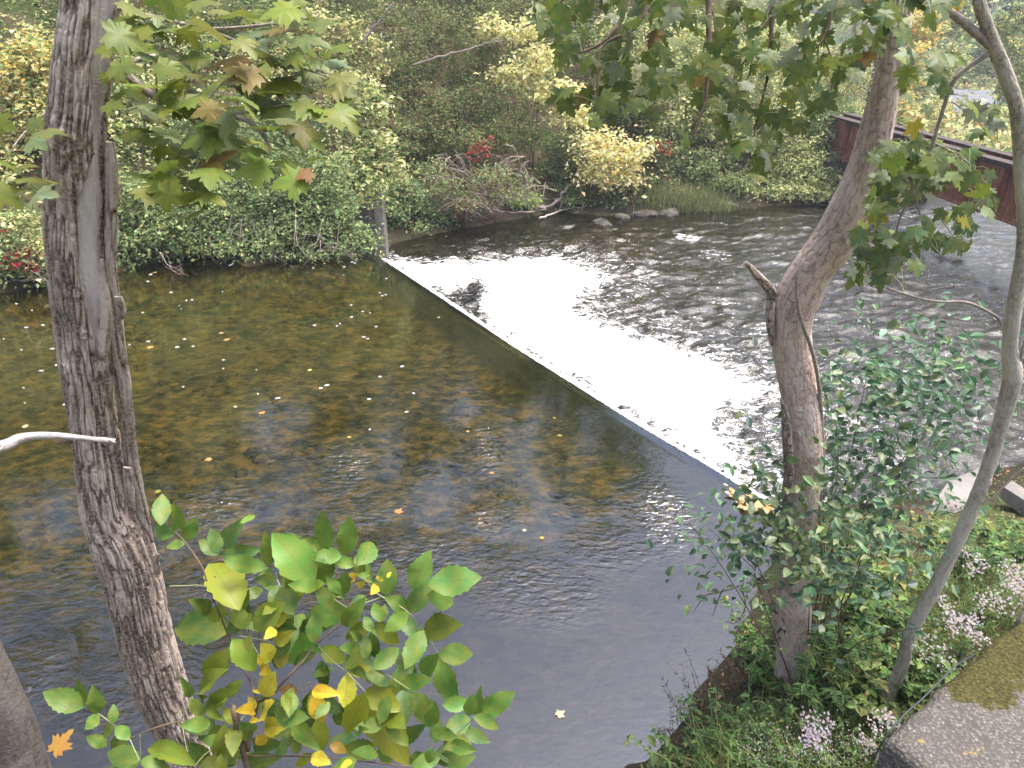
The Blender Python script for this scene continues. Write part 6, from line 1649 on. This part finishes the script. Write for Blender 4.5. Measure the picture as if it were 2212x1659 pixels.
# ---- herbs on the bank, each plant its own
def herb(name, label, px, py, z0, h, spread, n, leaf, pal, cat='plant', group=None, aspect=.35, stems=5, flowers=None, lean=(0, 0)):
    c = atz(px, py, z0)
    gz = float(ground_z(c[0], c[1]))
    c = np.array([c[0], c[1], gz])
    root = empty(name, c, label, cat, group)
    acc = Acc(); C, A, N = [], [], []
    tips = []
    for q in range(stems):
        d = np.array([rng.normal(lean[0], spread), rng.normal(lean[1], spread), 0])
        e = c + d + [0, 0, h * rng.uniform(.65, 1.1)]
        b0 = c + d * .25 + [0, 0, -.03]
        path = smooth_path([b0, b0 * .5 + e * .5 - d * .12, e], 8)
        tube(acc, path, np.linspace(.005, .002, 8), 4)
        tips.append(e)
        for u in range(n // stems):
            f_ = rng.uniform(.15, 1)
            i_ = min(7, int(f_ * 7.99))
            a = rng.uniform(0, 6.28)
            dr = np.array([math.cos(a), math.sin(a), .15 - .4 * rng.random()])
            C.append(path[i_] + dr * leaf * .55); A.append(dr); N.append([rng.normal(0, .3), rng.normal(-.2, .3), 1])
    under(obj('stems', acc.mesh(name + '_stems'), MAT['twig_green']), root)
    C, A, N = map(np.array, (C, A, N))
    L = leaf * np.exp(rng.normal(0, .2, len(C)))
    under(obj('foliage', leaf_cloud(name + '_foliage', C, A, N, L, L * aspect, pick(pal, len(C)), detail=1), MAT['foliage'], kind='stuff'), root)
    if flowers:
        pal_f, nf, fr_, sp_, cen = flowers
        facc = Acc()
        for q in range(nf):
            e = (tips[rng.integers(len(tips))] if cen is None else cen[rng.integers(len(cen))]) + rng.normal(0, sp_, 3) * [1, 1, .8]
            up = unit(np.array([rng.normal(0, .4), -.5 + rng.normal(0, .4), 1.0]))
            x_ = unit(np.cross(up, [1, .2, .1])); y_ = np.cross(up, x_)
            th = np.arange(12) * 2 * np.pi / 12
            rr = np.where(np.arange(12) % 2, .45, 1.0) * fr_ * rng.uniform(.75, 1.2)
            V = np.concatenate([[e], e + (np.cos(th) * rr)[:, None] * x_ + (np.sin(th) * rr)[:, None] * y_ + up * fr_ * .2])
            cc = np.repeat(pick(pal_f, 1, .06), 13, 0); cc[0] = (.55, .42, .10)
            facc.add(V, None, [[0, 1 + k_, 1 + (k_ + 1) % 12] for k_ in range(12)], None)
            facc.C.append(cc)
        under(obj('flowers', facc.mesh(name + '_flowers', False), MAT['foliage'], kind='stuff'), root)
    return root
GB = [((.09, .17, .05), 4), ((.125, .215, .06), 3), ((.06, .115, .04), 3), ((.22, .25, .07), 1)]
GBL = [((.145, .22, .06), 4), ((.20, .265, .085), 3), ((.095, .165, .045), 2), ((.26, .22, .08), 1)]
HERBS = [
 ('goldenrod', 'tall narrow leaved green plant in front of the leaning trunk foot', 1740, 1450, .5, .95, .16, 260, .11, GB, .22), ('goldenrod', 'bushy green plant right of the leaning trunk foot', 1830, 1380, .6, .9, .20, 240, .10, GB, .3),
 ('bank_plant', 'light green vine leaves left of the thin trunk base', 1890, 1330, .7, .75, .22, 220, .09, GBL, .7), ('bank_plant', 'light green leaves between the two trunks halfway up the bank', 1850, 1270, .7, .7, .22, 220, .08, GBL, .6),
 ('bank_plant', 'yellow green weeds right of the thin trunk by the slabs', 2130, 1180, .6, .45, .26, 220, .07, GBL, .5), ('bank_plant', 'green broad leaves at the right edge above the asters', 2190, 1190, .7, .5, .2, 160, .10, GB, .6),
 ('bank_plant', 'weeds on the bank beside the sloping slab', 2040, 1150, .2, .4, .26, 220, .07, GBL, .5), ('bank_plant', 'low green leaves at the foot of the thin trunk', 1960, 1450, 1.0, .45, .2, 200, .08, GB, .55),
 ('bank_plant', 'green vine leaves left of the mossy concrete edge', 1990, 1480, 1.2, .4, .2, 180, .07, GBL, .7), ('bank_plant', 'narrow leaved plant in the middle of the near bank', 1830, 1490, .9, .5, .2, 220, .10, GB, .25),
 ('bank_plant', 'green plant at the water edge left of the trunk foot', 1650, 1470, .3, .4, .15, 140, .08, GB, .4), ('bank_plant', 'dark leafy plant between trunk foot and concrete', 1780, 1420, .7, .6, .2, 220, .10, GB, .3),
 ('bank_plant', 'small bright leaves at the bottom edge near the concrete corner', 1850, 1640, 1.4, .18, .12, 70, .07, GBL, .8), ('bank_plant', 'broad bright leaf rosette at the bottom edge by the water', 1440, 1650, .35, .16, .10, 26, .14, GBL, .5),
 ('bank_plant', 'dull green weeds along the muddy edge', 1560, 1590, .5, .3, .2, 150, .06, GB, .4), ('bank_plant', 'weeds behind the violet asters', 1690, 1550, .8, .35, .25, 220, .06, GB, .35),
 ('bank_plant', 'weeds between violet asters and the wall corner', 1850, 1560, 1.2, .3, .22, 200, .06, GB, .35), ('bank_plant', 'green leaves right of the thin trunk above the white asters', 2080, 1240, .8, .55, .2, 180, .08, GB, .5),
 ('bank_plant', 'low weeds under the white asters', 2060, 1390, 1.2, .35, .25, 220, .06, GB, .4), ('goldenrod', 'tall leafy stem against the leaning trunk', 1720, 1330, .5, 1.0, .10, 160, .09, GB, .3),
 ('bank_plant', 'yellowing weeds in front of the thin trunk base', 1900, 1440, .9, .5, .2, 200, .07, GBL, .5), ('bank_plant', 'weeds hanging over the pool edge below the trunk foot', 1620, 1560, .4, .35, .2, 220, .06, GB, .4), ('bank_plant', 'dull weeds at the bottom edge beside the pool', 1520, 1640, .4, .3, .2, 220, .06, GB, .4),
 ('bank_plant', 'leafy weeds on the pool edge left of the leaning trunk', 1640, 1400, .3, .4, .18, 220, .07, GB, .45), ('bank_plant', 'weeds in the middle of the lower bank', 1740, 1600, 1.0, .3, .25, 220, .06, GB, .35),
 ('bank_plant', 'weeds leaning over the edge of the concrete wall', 1985, 1545, 1.5, .3, .15, 160, .06, GB, .4), ('bank_plant', 'weeds along the wall edge beside the moss', 2090, 1440, 1.5, .32, .15, 160, .06, GB, .4),
 ('bank_plant', 'weeds on the dry bank right of the sloping slab', 2180, 1120, .5, .35, .25, 200, .06, GBL, .4),
]
for (nm, lab, px, py, z0, h, sp, n, lf, pal, asp) in HERBS:
    herb(nm, lab, px, py, z0, h, sp * 1.15, int(n * 1.9), lf, pal, group='green plants on the near bank', aspect=asp, stems=14)
WH, VI = [((.43, .41, .56), 4), ((.37, .34, .52), 2)], [((.31, .28, .52), 4), ((.38, .35, .56), 3)]
def cen(pts, z):
    return [atz(x, y, z) for x, y in pts]
ASTERS = [
 ('violet asters in a round clump at the bottom of the bank', 1765, 1600, 1.2, .25, VI, 170, .012, .035, cen([(1745, 1560), (1765, 1580), (1785, 1560), (1760, 1605), (1750, 1590), (1780, 1590)], 1.42), 90),
 ('white asters in a long cluster right of the thin trunk', 2080, 1370, 1.2, .5, WH, 260, .013, .04, cen([(2030, 1300), (2050, 1320), (2070, 1340), (2090, 1360), (2110, 1380), (2060, 1350), (2100, 1340)], 1.75), 140),
 ('white asters climbing the bank above the long cluster', 2120, 1300, 1.1, .6, WH, 230, .013, .04, cen([(2120, 1300), (2150, 1295), (2170, 1310), (2100, 1230), (2120, 1215), (2090, 1190), (2180, 1260)], 1.7), 140),
 ('white asters at the right edge above the wall', 2195, 1290, 1.3, .5, WH, 170, .013, .04, cen([(2185, 1240), (2195, 1260), (2200, 1280), (2180, 1220), (2210, 1230)], 1.8), 100),
 ('pale asters beside the concrete corner', 1900, 1590, 1.4, .25, WH, 90, .012, .035, cen([(1920, 1555), (1900, 1545), (1930, 1570), (1890, 1570)], 1.65), 60),
 ('pale asters under the corner of the concrete block', 1880, 1630, 1.3, .2, WH, 50, .012, .035, cen([(1885, 1620), (1875, 1600)], 1.5), 40),
 ('small white asters below the slender trunk base', 2010, 1440, 1.2, .35, WH, 90, .012, .06, cen([(1990, 1400), (2010, 1380), (2030, 1410), (2050, 1440)], 1.6), 60)]
for (lab, px, py, z0, h, pf, nf, fr_, sp_, ce, nl) in ASTERS:
    herb('aster', lab, px, py, z0, h, .12, nl, .05, GB, 'flowers', 'asters on the near bank', .3, 7, (pf, nf, fr_, sp_, ce))
# speckle of tiny white flowers low on the bank
herb('tiny_flowers', 'haze of tiny white flowers along the bottom edge of the bank', 1700, 1640, 1.0, .22, .3, 160, .04, GB, 'flowers', None, .3, 14, (WH, 420, .006, .07, cen([(x, y) for x in range(1620, 1880, 40) for y in (1585, 1615, 1645)], 1.15)))
# grass tuft and fallen leaves
gp = [((*atz(x, y, .6)[:2],), .12) for x, y in ((1600, 1640), (1650, 1640), (1690, 1650), (1620, 1600), (1560, 1600), (1540, 1650), (1600, 1560))]
grass('bank_grass', 'green grass tuft at the bottom edge of the near bank', gp, 900, .34, [((.16, .24, .06), 3), ((.28, .30, .10), 2), ((.10, .17, .05), 2)], lean=.7)
gp = [((*atz(x, y, .9)[:2],), .30) for x, y in ((1700, 1560), (1800, 1480), (1900, 1500), (1950, 1380), (2080, 1300), (2150, 1200), (1850, 1600))]
grass('bank_undergrowth', 'short grass and seedlings covering the near bank', gp, 7000, .24, [((.11, .18, .05), 3), ((.2, .24, .08), 2), ((.16, .12, .06), 1)], lean=.8)
# dark dead stems at the water's edge
for lab, px, py in (('dark seed stems standing at the water edge', 1490, 1560), ('dead brown weed stems at the muddy corner of the pool', 1530, 1520), ('brown stalks leaning over the water near the trunk foot', 1600, 1500), ('brittle dark stalks at the bottom edge of the pool', 1450, 1640)):
    c = atz(px, py, .1); c[2] = float(ground_z(c[0], c[1]))
    acc = Acc()
    for q in range(11):
        e = c + [rng.normal(-.08, .13), rng.normal(0, .13), rng.uniform(.18, .42)]
        b0 = c + rng.normal(0, .06, 3) * [1, 1, 0] - [0, 0, .05]
        pth = smooth_path([b0, (b0 + e) / 2 + rng.normal(0, .025, 3), e], 8)
        tube(acc, pth, np.linspace(.004, .0015, 8), 4)
        for u in range(8):
            f_ = pth[rng.integers(3, 8)]
            tube(acc, [f_, f_ + rng.normal(0, .022, 3)], [.004, .002], 4)
    obj('dead_stalks', acc.mesh('dead_stalks'), MAT['twig_brown'], label=lab, cat='stalks', group='dead stalks at the pool edge')

# ------------------------------------------------------------------ fallen and floating leaves
MAT['dry_leaf'] = mat_leaf_object('dry_leaf', .4, .1, True, .2, .6)
FL = [m_.copy() for m_ in MLEAF[:2]] + [LEAF[2].copy()]
for me in FL:
    me.name = 'floating_leaf'
    me.materials.clear(); me.materials.append(MAT['dry_leaf'])
OL_ = (.62, .33, .10)
FLOAT = [(325, 748, .13, OL_, 'pale orange leaf floating just right of the dead trunk, upper one'), (492, 734, .12, (.55, .28, .10), 'orange leaf floating left of the pool centre'), (475, 720, .09, (.45, .22, .08), 'small brown leaf beside the orange one in the upper pool'),
         (338, 588, .11, (.42, .22, .05), 'brown leaf floating under the green bank shrubs'), (672, 798, .08, (.70, .62, .25), 'yellow leaf floating in the upper pool centre'), (562, 890, .10, (.60, .26, .10), 'orange leaf floating in the middle of the pool'),
         (510, 877, .06, (.75, .70, .6), 'whitish leaf floating beside the middle orange leaf'), (455, 990, .10, (.60, .28, .12), 'salmon leaf floating right of the bleached branch'), (345, 1058, .08, (.22, .26, .04), 'green leaf floating low beside the dead trunk'),
         (858, 1107, .11, (.70, .22, .10), 'red orange leaf floating above the ash leaves'), (755, 945, .06, (.55, .40, .12), 'small yellow leaf in the middle right pool'), (60, 921, .10, (.72, .66, .40), 'pale leaf floating left of the dead trunk'),
         (1205, 1545, .09, (.72, .66, .45), 'cream leaf floating on the calm sky reflection'), (1200, 902, .06, (.16, .17, .05), 'yellow green leaf near the weir crest'), (1205, 942, .08, (.18, .19, .06), 'maple leaf floating below the weir crest'),
         (1060, 1020, .07, (.5, .22, .1), 'brown leaf between two ripple patches'), (1130, 1145, .05, (.8, .7, .5), 'tiny pale leaf in the lower right pool'), (1175, 1163, .06, (.5, .36, .06), 'tiny yellow leaf near the ripples'),
         (950, 685, .06, (.6, .5, .3), 'small leaf on the slope of the crest'), (1010, 930, .06, (.6, .3, .1), 'small orange leaf right of the pool middle'), (1455, 1100, .06, (.78, .66, .4), 'tiny pale leaf at the right ripple patch'),
         (1632, 1350, .12, (.70, .42, .26), 'pink brown leaf floating beside the trunk foot'), (1595, 1420, .07, (.70, .66, .30), 'yellowish leaf floating at the pool corner'), (1640, 1375, .08, (.75, .72, .7), 'whitish leaf floating below the pink brown one'),
         (965, 510, .08, (.7, .62, .4), 'pale leaf drifting behind the far foam edge')]
for q, (px, py, L, c, lab) in enumerate(FLOAT):
    z = DZ + .02 if py < 530 else .012
    p = atz(px, py, z)
    o = obj('floating_leaf', FL[q % 3], label=lab, cat='leaf', group='leaves floating on the pool')
    a = rng.uniform(0, 6.28)
    o.matrix_world = Matrix.Translation(Vector(p)) @ Matrix.Rotation(a, 4, 'Z') @ Matrix.Diagonal((L, L, L * .5, 1))
    o.color = (*[x * .8 for x in c], 1)
# leaves stranded where the crest meets the bank
for q in range(46):
    px, py = 1570 + 95 * rng.random(), 0
    py = 1062 + (px - 1570) * .52 + rng.normal(0, 9)
    p = atz(px, py, .03)
    o = obj('stranded_leaf', FL[q % 3], label='fallen leaf in the salmon heap stranded at the near end of the weir crest', cat='leaf', group='leaves stranded at the weir end')
    L = rng.uniform(.06, .13)
    o.matrix_world = Matrix.Translation(Vector(p) + Vector((0, 0, rng.uniform(0, .03)))) @ Matrix.Rotation(rng.uniform(0, 6.28), 4, 'Z') @ Matrix.Rotation(rng.normal(0, .35), 4, 'X') @ Matrix.Diagonal((L, L, L * .5, 1))
    o.color = (*jitc([(.62, .34, .2), (.72, .5, .34), (.5, .22, .1), (.45, .28, .14)][q % 4]), 1)
for (px, py, z, L, c, lab) in [(1782, 1687 - 190, 1.0, .16, (.30, .15, .08), 'brown curled leaf lying in the bank plants'), (1580, 1660 - 50, .6, .15, (.32, .14, .06), 'large red brown leaf at the muddy edge'), (1552, 1640, .55, .14, (.40, .20, .08), 'tan leaf on the mud at the bottom edge'), (108, 1622, 2.2, .09, (.33, .14, .04), 'orange maple leaf caught beside the corner trunk'), (1715, 1590 - 40, .9, .12, (.3, .16, .08), 'dry leaf under the weeds near the violet asters')]:
    p = atz(px, py, z)
    if 'corner trunk' in lab: p = ax(px + 8, py, 2.7)
    else: p[2] = float(ground_z(p[0], p[1])) + .06
    o = obj('fallen_leaf', FL[0], label=lab, cat='leaf', group='fallen leaves on the near bank')
    o.matrix_world = Matrix.Translation(Vector(p)) @ Matrix.Rotation(rng.uniform(0, 6.28), 4, 'Z') @ Matrix.Rotation(.35, 4, 'X') @ Matrix.Diagonal((L, L, L * .6, 1))
    o.color = (*c, 1)

# litter and seedlings over the bare soil of the near bank, one mass
n = 9000
xs = rng.uniform(.6, 9.5, n); ys = rng.uniform(2.6, 10.5, n)
dn = seg_dist(xs, ys, NEAR)
k = (~inside(xs, ys, POLY)) & (dn < 3.2) & (dn > .02)
xs, ys, dn = xs[k], ys[k], dn[k]
m = len(xs)
P = np.c_[xs, ys, ground_z(xs, ys) + .01 + .10 * rng.random(m) ** 2]
L = rng.uniform(.03, .085, m)
c1 = pick([((.16, .10, .055), 4), ((.24, .15, .08), 2), ((.08, .055, .035), 3), ((.33, .18, .09), 1)], m)
c2 = pick(GB, m)
cc = np.where((rng.random(m) < .25 + .5 * sstep(.3, 1.2, dn))[:, None], c2, c1)
obj('bank_litter', leaf_cloud('bank_litter', P, rng.standard_normal((m, 3)) * [1, 1, .3], np.array([0, -.1, 1.0]) + rng.normal(0, .4, (m, 3)), L, L * .55, cc), MAT['foliage'], label='fallen leaves and seedlings over the soil of the near bank', cat='leaf litter', kind='stuff')

# ------------------------------------------------------------------ thin autumn haze over the valley
b = NB('thin_haze')
vol = b.n('ShaderNodeVolumePrincipled', {'Color': (0.86, 0.88, 0.95, 1), 'Density': 0.0011, 'Anisotropy': 0.2})
b.t.links.new(vol.outputs[0], b.out.inputs['Volume'])
acc = Acc()
box(acc, (-760, -300, -4.0), (760, 960, 52.0))
obj('haze', acc.mesh('haze', False), b.m, label='thin pale haze lying over the river valley', cat='haze', kind='stuff')
